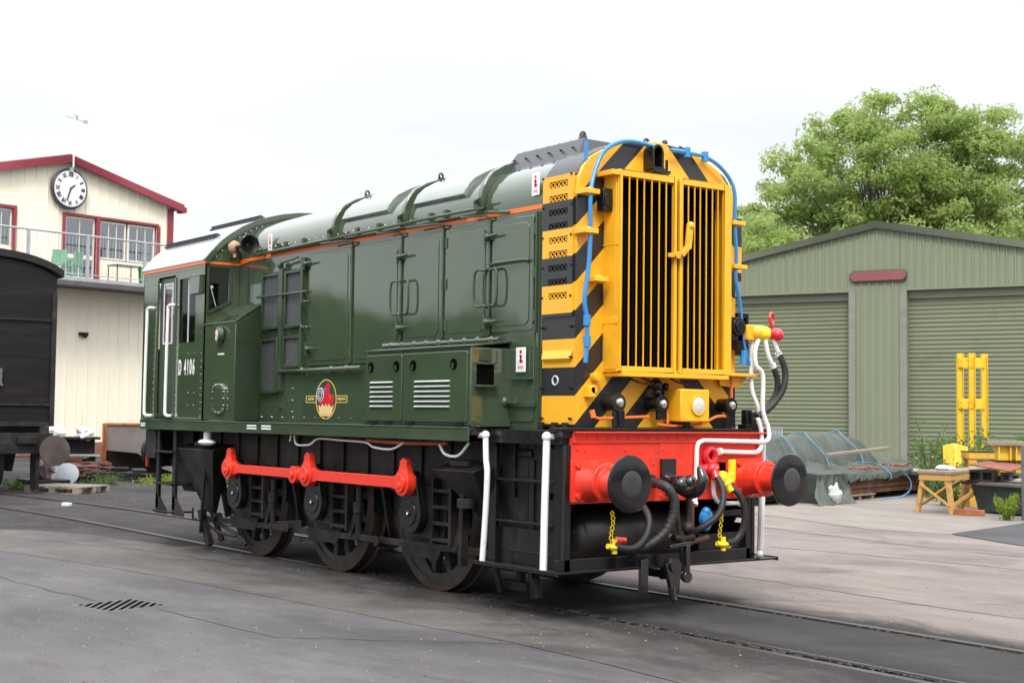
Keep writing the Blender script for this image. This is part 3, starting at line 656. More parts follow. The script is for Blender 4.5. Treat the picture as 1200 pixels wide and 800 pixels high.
lp('sand_filler', q, WHITE)
q = MB(); q.tube([(-4.19,-1.2,1.33),(-4.21,-1.2,1.27)], .010); q.tube([(-4.12,-1.2,1.33),(-4.08,-1.2,1.245),(-3.92,-1.2,1.235),(-3.78,-1.2,1.25),(-3.62,-1.2,1.305),(-3.2,-1.2,1.30),(-2.75,-1.2,1.29),(-2.6,-1.2,1.25),(-2.3,-1.2,1.24),(-2.1,-1.2,1.30)], .010)
q.tube([(-1.53,-1.2,1.30),(-1.44,-1.2,1.22),(-1.25,-1.2,1.215),(-1.1,-1.2,1.32)], .012)
lp('pipe_run', q, WHITE)
q = MB(); q.tube([(-2.75,-1.18,1.31),(-2.1,-1.18,1.30),(-1.46,-1.18,1.31)], .018); lp('copper_pipe', q, mat('copper', (.45,.12,.04), .5, var=.4))

# ---------------- bonnet
q = MB(); body = [(.876,1.44)]+arc_full()+[(-.876,1.44)]
q.prism(body, 'x', -6.1, -.56); bonq = q
YS = -.876
def plate(q, pts, d=.016, y=YS): q.prism(pts, 'y', y-d, y+.001); return q
def rr_rect(x0, z0, x1, z1, r, n=4):
    P = []
    for cx, cz, a0 in ((x1-r,z1-r,0),(x0+r,z1-r,90),(x0+r,z0+r,180),(x1-r,z0+r,270)):
        for i in range(n+1): a = R(a0+90*i/n); P.append((cx+r*math.cos(a), cz+r*math.sin(a)))
    return P
DOORS = [(-4.46,2.03,-3.60,3.18),(-3.53,2.03,-2.68,3.18),(-2.63,2.20,-1.99,3.18),(-1.94,2.21,-1.28,3.18),(-1.235,2.24,-.66,3.18)]
for i, (a, b, c, d) in enumerate(DOORS):
    q = MB(); plate(q, rr_rect(a, b, c, d, .02), .018); dr = lp('bonnet_door', q, GREEN, .004)
    q = MB(); q.prism(rr_rect(a+.05, b+.05, c-.05, d-.05, .06), 'y', YS-.025, YS-.017); sub('pressed_panel', q, GREEN, dr, .006, seg=3)
    q = MB()
    for z in (b+.12, (b+d)/2, d-.12):
        x = a if i in (3,) else c
        q.cyl((x+.02, YS-.022, z-.045), (x+.02, YS-.022, z+.045), .013, n=10)
    sub('hinge', q, GREEN_D, dr)
def chandle(x, z0, z1, w, par):
    q = MB(); q.tube([(x,YS-.02,z1),(x,YS-.055,z1-.01),(x+w,YS-.075,z1-.03),(x+w,YS-.075,z0+.03),(x,YS-.055,z0+.01),(x,YS-.02,z0)], .011, 8); return lp('door_handle', q, GREEN_D)
chandle(-2.66,2.46,2.78,-.09,None); chandle(-2.56,2.46,2.78,.10,None); chandle(-1.30,2.46,2.78,-.10,None); chandle(-1.20,2.46,2.78,.11,None); chandle(-4.42,2.42,2.70,-.08,None)
q = MB()
for x, z in ((-2.655,3.0),(-2.655,2.34),(-1.26,3.05),(-1.26,2.33),(-4.47,3.08),(-4.40,2.2)):
    q.box(x-.05, x+.05, YS-.045, YS-.015, z-.03, z+.03); q.cyl((x, YS-.06, z), (x+.16, YS-.07, z+.005), .012, n=8); q.cyl((x-.03,YS-.05,z-.06),(x-.03,YS-.05,z+.06),.014,n=8)
    q.ball((x,YS-.05,z),.03)
q.box(-.95,-.62,YS-.035,YS-.015,1.62,1.66); q.ball((-.98,YS-.06,1.66),.05); q.cyl((-.98,YS-.06,1.66),(-.80,YS-.07,1.65),.016,n=8); q.box(-.92,-.64,YS-.04,YS-.018,1.84,1.855)
lp('door_latch', q, GREEN_D, .003)
q = MB()
for x in (-3.565,-1.965,-.615,-2.655,-1.258): q.box(x-.008, x+.008, YS-.03, YS, 2.05 if x < -3 else 2.22, 3.2)
q.box(-.6,-.585,YS-.012,YS,1.5,3.2)
for x in (-3.565,-1.965): q.tube([(x,YS-.03,3.2),(x-.02,YS-.05,3.235),(x-.5,YS-.10,3.245)], .01)
q.tube([(-2.655,YS-.03,3.2),(-2.7,YS-.05,3.235),(-3.0,YS-.09,3.245)], .009); q.tube([(-1.258,YS-.03,3.2),(-1.3,YS-.05,3.235),(-1.6,YS-.09,3.245)], .009)
lp('door_seam_strip', q, GREEN_D, .002)
q = MB(); q.tube([(-1.2,YS-.02,2.80),(-1.17,YS-.05,2.815),(-.75,YS-.055,2.815),(-.72,YS-.02,2.80)], .014); lp('grab_rail', q, GREEN_D)
q = MB(); plate(q, rr_rect(-.99,1.50,-.65,2.30,.03), .012); lp('access_panel', q, GREEN, .004)
# filter grilles
for a, b, c, d in ((-5.49,2.44,-5.07,3.045),(-4.96,2.44,-4.57,3.045),(-5.49,1.755,-5.10,2.35),(-4.97,2.02,-4.585,2.36)):
    q = MB(); w = .035
    q.box(a, a+w, YS-.04, YS, b, d); q.box(c-w, c, YS-.04, YS, b, d); q.box(a+w, c-w, YS-.04, YS, b, b+w); q.box(a+w, c-w, YS-.04, YS, d-w, d)
    gq = lp('air_filter', q, GREEN_D, .004)
    q = MB(); q.box(a+w, c-w, YS-.018, YS, b+w, d-w); sub('filter_screen', q, MESHG, gq)
q = MB(); q.tube([(-5.56,YS-.05,2.80),(-4.43,YS-.05,2.795)], .013); q.box(-5.06,-4.98,YS-.05,YS,1.78,3.08); q.box(-4.56,-4.52,YS-.06,YS,2.0,3.15); q.cyl((-5.05,YS-.06,3.12),(-4.6,YS-.07,3.16),.012,n=8); q.ball((-5.03,YS-.05,3.11),.035)
lp('filter_rail', q, GREEN_D)
q = MB(); q.cyl((-5.04,YS-.045,1.985),(-3.32,YS-.045,1.992),.022,n=12)
for x in (-4.5,-3.9,-3.6): q.ball((x,YS-.045,1.988),.033)
lp('waist_rail', q, GREEN)
# lower side panel seam and rivets, part of the bonnet plating
q = bonq
for x in [-5.5+i*.24 for i in range(13)]: q.cyl((x,YS,1.50),(x,YS-.01,1.50),.010,n=6); q.cyl((x+.05,YS,1.945),(x+.05,YS-.009,1.945),.008,n=6) if x > -5 else None
for z in (1.56,1.68,1.8,1.9): q.cyl((-4.80,YS,z),(-4.80,YS-.01,z),.011,n=6); q.cyl((-2.68,YS,z),(-2.68,YS-.01,z),.011,n=6)
q.box(-4.865,-4.855,YS-.008,YS,1.46,1.96); q.box(-5.06,-5.02,YS-.03,YS,1.60,1.64); q.box(-5.06,-5.02,YS-.03,YS,1.82,1.86)
for i in range(26): q.ball((-5.4+i*.15,-.874,3.335),.007,n=6,k=4)
lp('bonnet', q, GREEN)
# orange lining
q = MB(); q.box(-6.1,-.57,YS-.004,YS,3.222,3.258); lp('orange_lining', q, ORANGE)
q = MB(); q.tube([(-5.45,YS-.02,3.262),(-5.35,YS-.07,3.268),(-1.62,YS-.07,3.302),(-1.4,YS-.05,3.275),(-1.0,YS-.02,3.235)], .014)
q.box(-5.35,-1.62,YS-.05,YS,3.262,3.272); lp('rain_gutter', q, GREEN_D)
# roof bands, hatches, lifting eyes
def band(x, w, g0, g1, lo=.1):
    o = [(y+g1*(1 if y > 0 else -1 if y < 0 else 0)*min(1,abs(y)/.6), z+g1) for y, z in arc_full()]; i_ = [(y, z-.01) for y, z in arc_full()]
    q = MB(); q.prism([(.876+g1,3.27)]+o[1:-1]+[(-.876-g1,3.27)]+[(-.87,3.27)]+i_[::-1][1:-1]+[(.87,3.27)], 'x', x-w/2, x+w/2); return q
for x in (-3.95,-2.63,-1.40): 
    b = lp('roof_band', band(x,.055,0,.05), GREEN, .008); q = MB(); q.cyl((x,YS-.08,3.37),(x+.10,YS-.09,3.385),.012,n=8); q.ball((x,YS-.06,3.365),.035); q.box(x-.03,x+.03,YS-.08,YS,3.30,3.34)
    sub('band_clamp', q, GREEN_D, b)
for x in (-4.05,-2.70):
    q = MB(); q.torus((x+.08,-.50,arcz(.5)+.085),(1,.3,0),.028,.010); q.box(x+.05,x+.11,-.52,-.48,arcz(.5)-.01,arcz(.5)+.07); lp('lifting_eye', q, GREEN_D)
def roof_panel(x0, x1, y0, y1, g, nm, mt, par=None, bevel=.004):
    q = MB(); ys = [y0+(y1-y0)*i/10 for i in range(11)]
    q.prism([(y, arcz(y)+g) for y in ys]+[(y, arcz(y)-.01) for y in ys[::-1]], 'x', x0, x1); return lp(nm, q, mt, bevel)
def hatchp(x0, x1):
    q = MB(); pr = [(.845,3.44),(.80,3.53),(.72,3.605),(.6,3.67),(.45,3.735)]
    q.prism([(-y-.03, z+.035) for y, z in pr]+[(-y+.02, z-.01) for y, z in pr[::-1]], 'x', x0, x1); return lp('roof_hatch', q, ROOFH, .008)
hatchp(-3.84,-2.98); hatchp(-2.52,-1.70)
q = MB()
for x in (-3.5,-3.1,-2.2,-1.95,-4.6,-5.0): q.box(x-.02,x+.02,-.90,-.86,3.29,3.36)
lp('hatch_clip', q, GREEN_D)
# radiator fan housing on the roof
q = MB(); q.hexa([(-1.5,-.62,3.64),(-.45,-.62,3.64),(-.45,.62,3.64),(-1.5,.62,3.64),(-1.42,-.50,3.835),(-.52,-.50,3.835),(-.52,.50,3.835),(-1.42,.50,3.835)])
for i in range(6):
    x = -1.36+i*.16
    for y in (-.56,.56): q.cyl((x,y*1.0,3.745),(x,y*1.05,3.76),.012,n=6)
    q.cyl((x,-.46,3.83),(x,-.46,3.85),.012,n=6)
lp('fan_housing', q, DKGREY, .006)
q = MB()
for x, y, z in ((-.62,-.42,3.80),(-.5,.18,3.80),(-.42,.5,3.76)):
    q.prism([(y-.07,z-.02),(y+.07,z-.02),(y+.025,z+.09),(y-.025,z+.09)], 'x', x-.015, x+.015); q.torus((x,y,z+.085),(1,0,0),.024,.011)
q.cyl((-.4,.3,3.75),(-.4,.3,3.87),.015); q.ball((-.4,.3,3.88),.025)
lp('roof_lug', q, DKGREY, .002)
# nose casing
XN = -.13
npro = [(.881,1.462)]+[(y+.005, z+.005) for y, z in arc_full()[:-1]]
npro = [(.881,1.462)]+[(y+(.005 if y > 0 else -.005 if y < 0 else 0), z+.006) for y, z in arc_full()]+[(-.881,1.462)]
q = MB(); q.prism(npro, 'x', -.552, XN); NOSE = lp('nose_casing', q, STRIPE, .006)
q = MB()
top = [p for p in npro if p[1] > 3.455]; ext = [(.855,3.44)]+top+[(-.855,3.44)]
q.prism([(y*1.008, z+.008) for y, z in ext]+[(y*.97, z-.02) for y, z in ext[::-1]], 'x', -.56, XN-.03); lp('nose_roof', q, DKGREY, .004)
# louvred side panels of the radiator
for s in (-1, 1):
    q = MB(); Y = lambda a, b: sorted((s*a, s*b))
    lou = []
    for k in range(9):
        z = 3.385-k*.111; lou.append((z-.025, z+.025))
    zs = sorted({2.33, 3.455} | {z for p in lou for z in p}); xs = [-.535,-.455,-.215,-.155]
    holes = [(round(a,4), round(b,4)) for a, b in lou]
    q.panel('y', s*.882, s*.90, xs, zs, lambda i, j: i == 1 and (round(zs[j],4), round(zs[j+1],4)) in holes)
    lp('radiator_louvre', q, STRIPE, 0, smooth=0)
    q = MB(); q.box(-.46,-.21,*Y(.883,.885),2.36,3.42); lp('louvre_recess', q, DARK)
    for k, (a, b) in enumerate(lou):
        q = MB()
        for i in range(5):
            x = -.455+i*.048
            q.bar((x,s*.893,a),(x+.048,s*.893,b),.007,.007,(0,1,0)); q.bar((x+.048,s*.893,a),(x,s*.893,b),.007,.007,(0,1,0))
        lp('louvre_mesh', q, STRIPE)
    q = MB(); q.hexa([(-.50,s*.88,1.965),(-.19,s*.88,1.965),(-.19,s*.88,2.03),(-.50,s*.88,2.03),(-.53,s*.91,2.0),(-.16,s*.91,2.0),(-.16,s*.885,2.07),(-.53,s*.885,2.07)]); lp('vent_hood', q, YELLOW, .004)
    q = MB()
    for x in (-.53,-.17):
        for i in range(9): q.cyl((x,s*.88,1.53+i*.24),(x,s*.908,1.53+i*.24),.011,n=6)
    for x in (-.50,-.33,-.2): q.cyl((x,s*.92,1.43),(x,s*.92,1.50),.028,n=10)
    lp('panel_bolt', q, BLACK)
q = MB(); q.torus((-.37,-.886,1.83),(0,1,0),.035,.007,16,6); lp('number_transfer', q, SILV)
# radiator shutter box with two barred doors
q = MB(); X0, X1 = -.16, .045; BL, BR = -.60, .625; ZB, ZT = 1.90, 3.49
q.box(X0,X1,BL,BL+.02,ZB,ZT); q.box(X0,X1,BR-.02,BR,ZB,ZT); q.box(X0,X1,BL+.02,BR-.02,ZT-.03,ZT); q.box(X0,X1,BL+.02,BR-.02,ZB,ZB+.03)
q.box(X0,X1+.05,BL+.02,BR-.05,ZB-.035,ZB-.002); q.bar((X0,BL-.004,2.3),(X1,BL-.004,2.3),.01,.05); q.bar((X0,BL-.003,2.9),(X1,BL-.003,2.9),.01,.01)
q.box(X0+.05,X1-.02,BL-.006,BL+.0,ZB+.02,ZT-.02); q.box(X0+.02,X1+.02,BL-.08,BL,ZT-.05,ZT-.01)
BX = lp('radiator_box', q, YELLOW, .005)
q = MB(); q.box(X0+.03,X0+.04,BL+.02,BR-.02,ZB+.03,ZT-.03)
sub('radiator_core', q, mat('radiator_core', (.006,.006,.006), .7, spec=.1, var=.6, vscale=25, stretch=(1,4,.5)), BX)
q = MB()
for i in range(30): q.box(X0+.04,X0+.055,BL+.03+i*.04,BL+.045+i*.04,ZB+.04,ZT-.04)
for z in (3.3,): q.box(X0+.055,X0+.07,BL+.03,BR-.03,z,z+.06)
sub('radiator_fin', q, DARK, BX)
for (a, b) in ((BL+.002, .003), (.035, BR-.002)):
    q = MB(); l, r_ = (.012, .035) if a < -.1 else (.03, .085)
    xa, xb = X1+.002, X1+.03
    q.box(xa,xb,a,a+l,ZB+.005,ZT-.005); q.box(xa,xb,b-r_,b,ZB+.005,ZT-.005); q.box(xa,xb,a+l,b-r_,ZT-.055,ZT-.005); q.box(xa,xb,a+l,b-r_,ZB+.005,ZB+.045)
    d = lp('radiator_door', q, YELLOW, .003)
    for i in range(1, 7):
        y = a+l+(b-r_-a-l)*i/7+(.002*((i*7)%3-1)); q = MB(); q.box(xa+.014,xb-.004,y-.0035,y+.0035,ZB+.045,ZT-.055); sub('door_bar', q, YELLOW, d)
q = MB(); q.box(.07,.10,-.10,.02,2.83,2.865); q.bar((.10,.02,2.85),(.11,.09,2.93),.05,.04); q.bar((.11,.09,2.91),(.11,.11,3.10),.055,.03); q.ball((.11,.115,3.10),.035); q.cyl((.06,-.02,2.85),(.12,-.02,2.85),.03)
lp('door_lever', q, YELLOW, .004)
# blue conduit on the nose
for pts, r in (([(-.15,-.772,3.72),(-.15,-.775,3.36)],.017), ([(-.03,-.86,1.963),(-.03,-.845,2.128),(-.03,-.847,2.293),(-.03,-.874,2.457),(-.03,-.835,2.726),(-.03,-.821,2.993),(-.03,-.824,3.26),(-.05,-.774,3.436),(-.06,-.68,3.617),(-.07,-.531,3.719),(-.07,-.35,3.756),(-.07,-.091,3.74)],.018),
    ([(-.07,.06,3.738),(-.07,.243,3.739),(-.07,.45,3.728),(-.06,.60,3.672),(-.05,.722,3.569),(-.03,.764,3.44),(-.03,.765,3.207),(-.03,.787,2.919),(-.03,.777,2.737),(-.03,.829,2.523),(-.03,.851,2.343),(-.03,.882,2.163),(-.03,.945,1.999)],.017)):
    q = MB(); q.tube(pts, r, 10)
    for p in pts[1:3] if len(pts) > 2 else []: q.cyl((p[0],p[1],p[2]-.04),(p[0],p[1],p[2]+.04),.03,n=10)
    lp('blue_conduit', q, BLUE)
q = MB()
for z, y in ((3.30,-.82),(2.99,-.83),(2.62,-.72)): q.box(-.14,-.0,y-.07,y+.07,z-.02,z+.02); q.cyl((-.05,y,z-.03),(-.05,y,z+.03),.035)
for z, y in ((2.83,.80),(3.20,.78)): q.box(-.14,-.0,y-.06,y+.09,z-.02,z+.015)
q.box(-.14,.02,.60,1.0,1.90,1.925); q.prism([(.64,1.90),(.98,1.90),(.88,1.80),(.66,1.82)], 'x', -.10, -.085)
for y, z in ((-.70,1.86),(-.74,1.76)): q.cyl((-.13,y,z),(-.06,y,z),.035,n=12)
q.box(-.13,-.06,-.79,-.73,1.70,1.78)
lp('pipe_bracket', q, YELLOW, .004)
for s in (1,): 
    q = MB(); q.box(-.42,-.13,.902,.955,2.72,3.23); lp('side_vent', q, STRIPE, .006)
    q = MB(); q.box(-.42,-.13,.902,.955,3.232,3.26); lp('side_vent_cap', q, BLACK, .004)
# horn box, lamps, headlight
q = MB(); hp = [(-.065+.13*0,3.60),(.065,3.60),(.065,3.74)]+[(.065*math.cos(R(a)),3.74+.065*math.sin(R(a))) for a in range(15,180,15)]+[(-.065,3.74)]
hp = [(y*.95-.125,z-.05) for y, z in hp]; hi = [(-.125+(y+.125)*.66, 3.655+(z-3.655)*.82) for y, z in hp]
n_ = len(hp); vs = [(x,y,z) for x, pp in ((-.13,hp),(-.015,hp),(-.015,hi),(-.08,hi)) for y, z in pp]
fs = [tuple(range(n_))]+[(k*n_+i, k*n_+(i+1)%n_, (k+1)*n_+(i+1)%n_, (k+1)*n_+i) for k in range(3) for i in range(n_)]+[tuple(range(3*n_,4*n_))]
q.add(vs, fs); q.box(-.12,.0,-.18,.0,3.522,3.547); q.cyl((-.03,-.02,3.547),(-.03,-.02,3.64),.012); hb = lp('air_horn_hood', q, BLACK, .003)
q = MB(); q.prism([(y,z) for y, z in hi], 'x', -.078, -.072); sub('hood_opening', q, DARK, hb)
def lamp(y, z, r, x0, x1, base=1.462, back=BLACK_D):
    q = MB(); q.cyl((x0,y,z),(x1,y,z),r,n=20); q.box(x1-.03,x1-.002,y-r*.75,y+r*.9,base,z+r*.2); q.cyl((x1-.02,y,z),(x1+.008,y,z),r*1.12,n=20)
    l_ = lp('marker_lamp', q, back, .002); q = MB(); q.lathe([(r*.62,0),(r*.55,.015),(r*.25,.024)], (x1+.008,y,z), (1,0,0), 16); sub('lamp_lens', q, CHROME, l_); return l_
lamp(-.56,1.66,.062,-.16,.02,1.47,BLACK_D); lamp(-.10,1.655,.06,-.14,.02,1.53,BLACK); lamp(.70,1.655,.058,-.22,.0,1.47,BLACK)
q = MB(); q.box(-.10,-.02,-.70,-.60,3.16,3.34); q.box(-.03,-.01,-.69,-.61,3.2,3.3); lp('door_hinge_block', q, BLACK, .006)
q = MB(); q.cyl((-.13,.80,2.32),(.0,.80,2.32),.075,n=20); q.box(-.05,-.02,.73,.90,2.20,2.40); q.cyl((0,.80,2.32),(.012,.80,2.32),.05,n=16); q.box(-.06,-.02,.80,.93,2.08,2.44); lp('marker_lamp', q, BLACK, .004)
q = MB(); q.cyl((-.02,.86,2.0),(-.02,.875,2.12),.032,n=10); lp('conduit_gland', q, BLUE)
q = MB(); q.box(-.13,.08,.05,.37,1.515,1.78); HL = lp('headlight', q, YELLOW, .012)
q = MB(); q.lathe([(.072,0),(.072,.012),(.05,.020),(.02,.024)], (.08,.235,1.65), (1,0,0), 28); sub('headlight_lens', q, LENS, HL)
q = MB(); q.lathe_closed([(.07,0),(.082,0),(.082,.016),(.07,.016)], (.08,.235,1.65), (1,0,0), 28); sub('headlight_rim', q, YELLOW, HL)
q = MB()
for y in (-.545,.16,.93): q.box(.02,.045,y-.028,y+.028,1.462,1.60); q.box(-.03,.045,y-.035,y+.035,1.462,1.472)
q.box(-.06,.04,.84,1.02,1.462,1.50); q.box(-.04,.02,.86,.93,1.5,1.62)
lp('lamp_iron', q, BLACK, .003)
q = MB(); q.tube([(-.02,-.804,1.588),(0,-.777,1.542),(.0,-.673,1.537),(.0,-.228,1.554)], .012); q.tube([(0,-.136,1.494),(0,.051,1.481),(0,.356,1.503),(-.02,.552,1.561),(-.02,.70,1.56)], .012)
q.tube([(-.05,.755,1.90),(-.05,.752,1.64)], .012); q.tube([(-.02,-.02,1.66),(0,-.02,1.5)], .012); q.cyl((-.02,-.80,1.60),(-.01,-.79,1.54),.022)
lp('orange_conduit', q, mat('orange_pipe', (.8,.16,.02), .35, var=.15))
q = MB(); q.tube([(-.1,-.37,1.87),(.02,-.34,1.82),(.02,-.2,1.82),(-.08,-.25,1.87)], .007); q.tube([(-.08,.07,1.87),(.02,.09,1.83),(.02,.2,1.81)], .007); q.ball((-.06,-.09,1.81),.05); q.ball((-.04,-.10,1.75),.035); q.bar((-.04,-.1,1.75),(-.02,-.04,1.70),.02,.02); q.ball((-.07,.02,1.80),.03)
lp('wiring', q, BLACK)
# brake pipes on the right of the nose
q = MB(); q.box(-.14,.02,.87,1.02,2.21,2.34); q.ball((.0,1.0,2.275),.075,(1,1,.9)); lp('pipe_manifold', q, YELLOW, .01)
q = MB(); q.cyl((.01,1.02,2.275),(.05,1.075,2.27),.068,.06,n=16); q.ball((.05,1.07,2.27),.055); lp('yellow_cock', q, YELLOWB)
q = MB(); q.cyl((.06,1.09,2.27),(.10,1.16,2.26),.05,n=14); q.ball((.10,1.15,2.26),.055); q.torus((.08,1.10,2.395),(1,.4,0),.05,.011); q.cyl((.08,1.10,2.345),(.08,1.11,2.28),.014); lp('red_cock', q, RED2)
for pts in ([(-.02,.975,2.217),(-.02,.965,2.057),(-.02,.966,1.803),(0,1.029,1.623),(0,1.04,1.44)], [(.03,.995,2.216),(.04,.943,2.127),(.05,.944,1.997),(.06,1.016,1.912),(.06,1.017,1.624),(.07,1.069,1.48),(.08,1.069,1.393),(.08,1.018,1.357),(.06,.874,1.357),(.06,.376,1.365),(.06,.298,1.358),(.06,.251,1.317),(.06,.242,1.13),(.08,.215,.925),(.10,.186,.872)],
            [(.06,1.046,2.218),(.06,1.078,2.095),(.06,1.131,2.01)], [(.08,1.119,2.227),(.08,1.151,2.17),(.08,1.183,2.113)], [(.06,.955,1.551),(.06,.997,1.443),(.06,.998,1.336),(.06,.967,1.278),(.06,.874,1.264),(.06,.523,1.274)],
            [(.08,.425,1.163),(.08,.417,.99),(.08,.437,.899),(.05,.536,.853),(0,.796,.843)]):
    q = MB(); q.tube(pts, .019, 10); q.cyl(pts[-1], tuple(Vector(pts[-1])+(Vector(pts[-1])-Vector(pts[-2])).normalized()*.03), .03); lp('air_pipe', q, WHITE)
for pts, r in (([(.06,1.131,2.01),(.06,1.195,1.881),(.04,1.196,1.757),(0,1.123,1.646),(-.03,.968,1.557)],.026), ([(.08,1.183,2.113),(.10,1.246,1.969),(.10,1.225,1.808),(.06,1.132,1.661),(.02,.998,1.565)],.028),
               ([(.03,-.22,1.06),(.10,-.28,1.035),(.2,-.31,1.04),(.30,-.29,1.0),(.33,-.25,.90),(.33,-.27,.78),(.31,-.34,.66),(.27,-.44,.58),(.2,-.52,.53),(.1,-.5,.50)],.036), ([(.06,-.375,.90),(.2,-.403,.782),(.25,-.464,.657),(.28,-.604,.562),(.28,-.75,.562),(.26,-.801,.589)],.028),
               ([(.12,.376,1.12),(.22,.373,.997),(.26,.343,.877),(.26,.277,.764),(.2,.166,.675),(.12,.131,.63)],.027), ([(.14,.50,1.02),(.22,.579,.924),(.24,.618,.786),(.22,.61,.646),(.2,.552,.564),(.2,.454,.541)],.027)):
    q = MB(); q.tube(pts, r, 12)
    if r > .035:
        P_ = [Vector(p) for p in pts]
        for a_, b_ in zip(P_, P_[1:]):
            for k in range(3): c_ = a_.lerp(b_, k/3); d_ = (b_-a_).normalized(); q.cyl(c_-d_*.004, c_+d_*.004, r+.004, n=12)
    lp('brake_hose', q, RUBBER)
q = MB(); q.cyl((.03,.32,1.13),(.14,.42,1.13),.05,n=12); q.ball((.10,.38,1.13),.06); q.torus((.06,.40,1.24),(1,0,0),.055,.028,20,8); q.cyl((.12,.38,1.13),(.16,.37,1.06),.036,n=12); q.cyl((.05,.24,1.13),(.06,.34,1.14),.035,n=10); lp('red_cock', q, RED2)
q = MB(); q.cyl((.08,.48,1.08),(.16,.52,1.0),.045,n=12); q.ball((.11,.49,1.06),.06); q.box(.10,.14,.56,.62,1.04,1.21); q.box(.07,.15,.40,.60,1.02,1.10); q.cyl((.14,.51,1.02),(.18,.53,.95),.034); lp('yellow_cock', q, YELLOWB, .008)
q = MB(); q.lathe([(.05,-.02),(.075,-.01),(.075,.03),(.04,.045)], (.08,.325,.73), (1,.2,0), 20); q.ball((.09,.325,.79),.04); q.ball((.09,.32,.67),.04); lp('blue_cock', q, BLUE)
q = MB(); q.torus((.14,.11,.64),(1,.3,0),.04,.016); q.box(.1,.14,.02,.1,.60,.63); q.ball((.12,.02,.6),.035); q.ball((.12,-.62,.60),.03); q.cyl((.1,-.66,.61),(.14,-.58,.6),.025); lp('hose_dummy', q, RED)
q = MB(); q.tube([(.0,.0,.60),(.1,.084,.575),(.1,.17,.56),(.12,.321,.585)], .022); q.cyl((.1,.15,.6),(.1,.15,.88),.025); lp('drain_pipe', q, mat('rusty_pipe', (.14,.06,.035), .7, var=.3))
for (y, z0, z1, x) in ((-.79,.82,.60,.22),(.43,.80,.56,.15)):
    q = MB(); n = 7
    for i in range(n): q.torus((x,y+.01*math.sin(i),z0-(z0-z1)*i/(n-1)), (1,0,0) if i % 2 else (0,1,0), .017, .0045, 12, 6)
    q.ball((x+.03,y-.0,z1-.03),.045,(1,1.4,.6)); q.cyl((x+.03,y-.07,z1-.02),(x+.03,y+.07,z1-.05),.02); q.cyl((x+.03,y,z1+.03),(x+.03,y,z1-.08),.022); lp('coupling_chain', q, YELLOWB)
q = MB(); q.ball((.02,-.40,.86),.09,(.5,1.2,.6)); q.cyl((-.02,.25,.85),(-.02,.25,.75),.03); lp('white_joint', q, WHITE)

# ---------------- battery box
q = MB(); q.box(-2.60,-.96,-1.286,-.877,1.453,2.10); bb = lp('battery_box', q, GREEN, .008)
q = MB(); q.hexa([(-2.62,-1.30,2.10),(-.955,-1.30,2.10),(-.955,-.877,2.15),(-2.62,-.877,2.15),(-2.62,-1.30,2.118),(-.955,-1.30,2.118),(-.955,-.877,2.172),(-2.62,-.877,2.172)]); q.cyl((-2.94,-.91,2.185),(-1.1,-.91,2.185),.02,n=10)
for i in range(9): q.ball((-2.8+i*.2,-.91,2.185),.03,n=8,k=6)
sub('lid', q, GREEN, bb, .004)
for a, b in ((-2.585,-1.985),(-1.965,-1.0)):
    q = MB(); q.prism(rr_rect(a,1.49,b,2.07,.02), 'y', -1.300, -1.285); dd = sub('battery_door', q, GREEN, bb, .004)
    lv = (-2.50,-2.13) if a < -2.2 else (-1.77,-1.24)
    q = MB()
    for k in range(6):
        z = 1.83-k*.042; q.hexa([(lv[0],-1.300,z-.008),(lv[1],-1.300,z-.008),(lv[1],-1.300,z+.006),(lv[0],-1.300,z+.006),(lv[0],-1.316,z-.007),(lv[1],-1.316,z-.007),(lv[1],-1.305,z+.004),(lv[0],-1.305,z+.004)])
    # pale grey on the louvre lips stands in for sky light
    sub('louvre', q, mat('louvre_lip_highlight', (.42,.44,.44), .25, var=.1) if a < -2.2 else bpy.data.materials['louvre_lip_highlight'], bb)
for x in (-2.50,-2.07,-1.80,-1.185):
    q = MB(); q.lathe([(.045,0),(.045,.008),(.028,.010)], (x,-1.300,1.965), (0,-1,0), 20); h_ = sub('latch_hole', q, DARK, bb); q = MB(); q.box(x-.008,x+.010,-1.318,-1.308,1.93,1.975); sub('latch', q, GREEN_D, bb)
q = MB(); q.box(-.962,-.955,-1.23,-1.06,1.79,1.96); ho = sub('hatch_opening', q, DARK, bb); q = MB(); q.box(-.96,-.90,-1.25,-1.04,1.775,1.795); q.box(-.96,-.93,-1.24,-1.05,1.96,1.975); q.box(-.958,-.952,-1.20,-1.10,1.99,2.08); sub('hatch_lip', q, GREEN_D, bb, .003)
q = MB()
for x in (-2.45,-2.2,-1.85,-1.1): q.box(x-.05,x+.05,-1.31,-1.29,1.462,1.482)
q.box(-2.6,-.96,-1.292,-1.28,1.452,1.468)
sub('door_hinge', q, BLACK, bb)
# warning plates
def sticker(x0, x1, z0, z1, y, tilt=0):
    q = MB(); q.box(x0,x1,y-.004,y,z0,z1); w = lp('warning_plate', q, WHITE)
    q = MB(); c = (x0+x1)/2; h = z1-z0; wd = x1-x0
    q.cyl((c,y-.006,z1-h*.18),(c,y-.0035,z1-h*.18),wd*.13,n=10)
    for a, b in (((-.05,.70),(-.02,.58)),((.12,.66),(-.05,.58)),((-.02,.58),(.06,.50)),((.06,.50),(-.10,.42)),((-.10,.42),(.22,.44))):
        q.bar((c+a[0]*wd,y-.0055,z0+a[1]*h),(c+b[0]*wd,y-.0055,z0+b[1]*h),.004,.018,(0,0,1))
    for k in range(2): q.box(x0+wd*.2,x1-wd*.2,y-.0055,y-.0035,z0+h*(.14+.07*k),z0+h*(.165+.07*k))
    sub('warning_mark', q, RED2, w)
sticker(-.86,-.73,1.905,2.105,-.905); sticker(-.70,-.60,3.335,3.52,-.884+.0)
sticker(-5.40,-5.31,3.30,3.48,-.885)
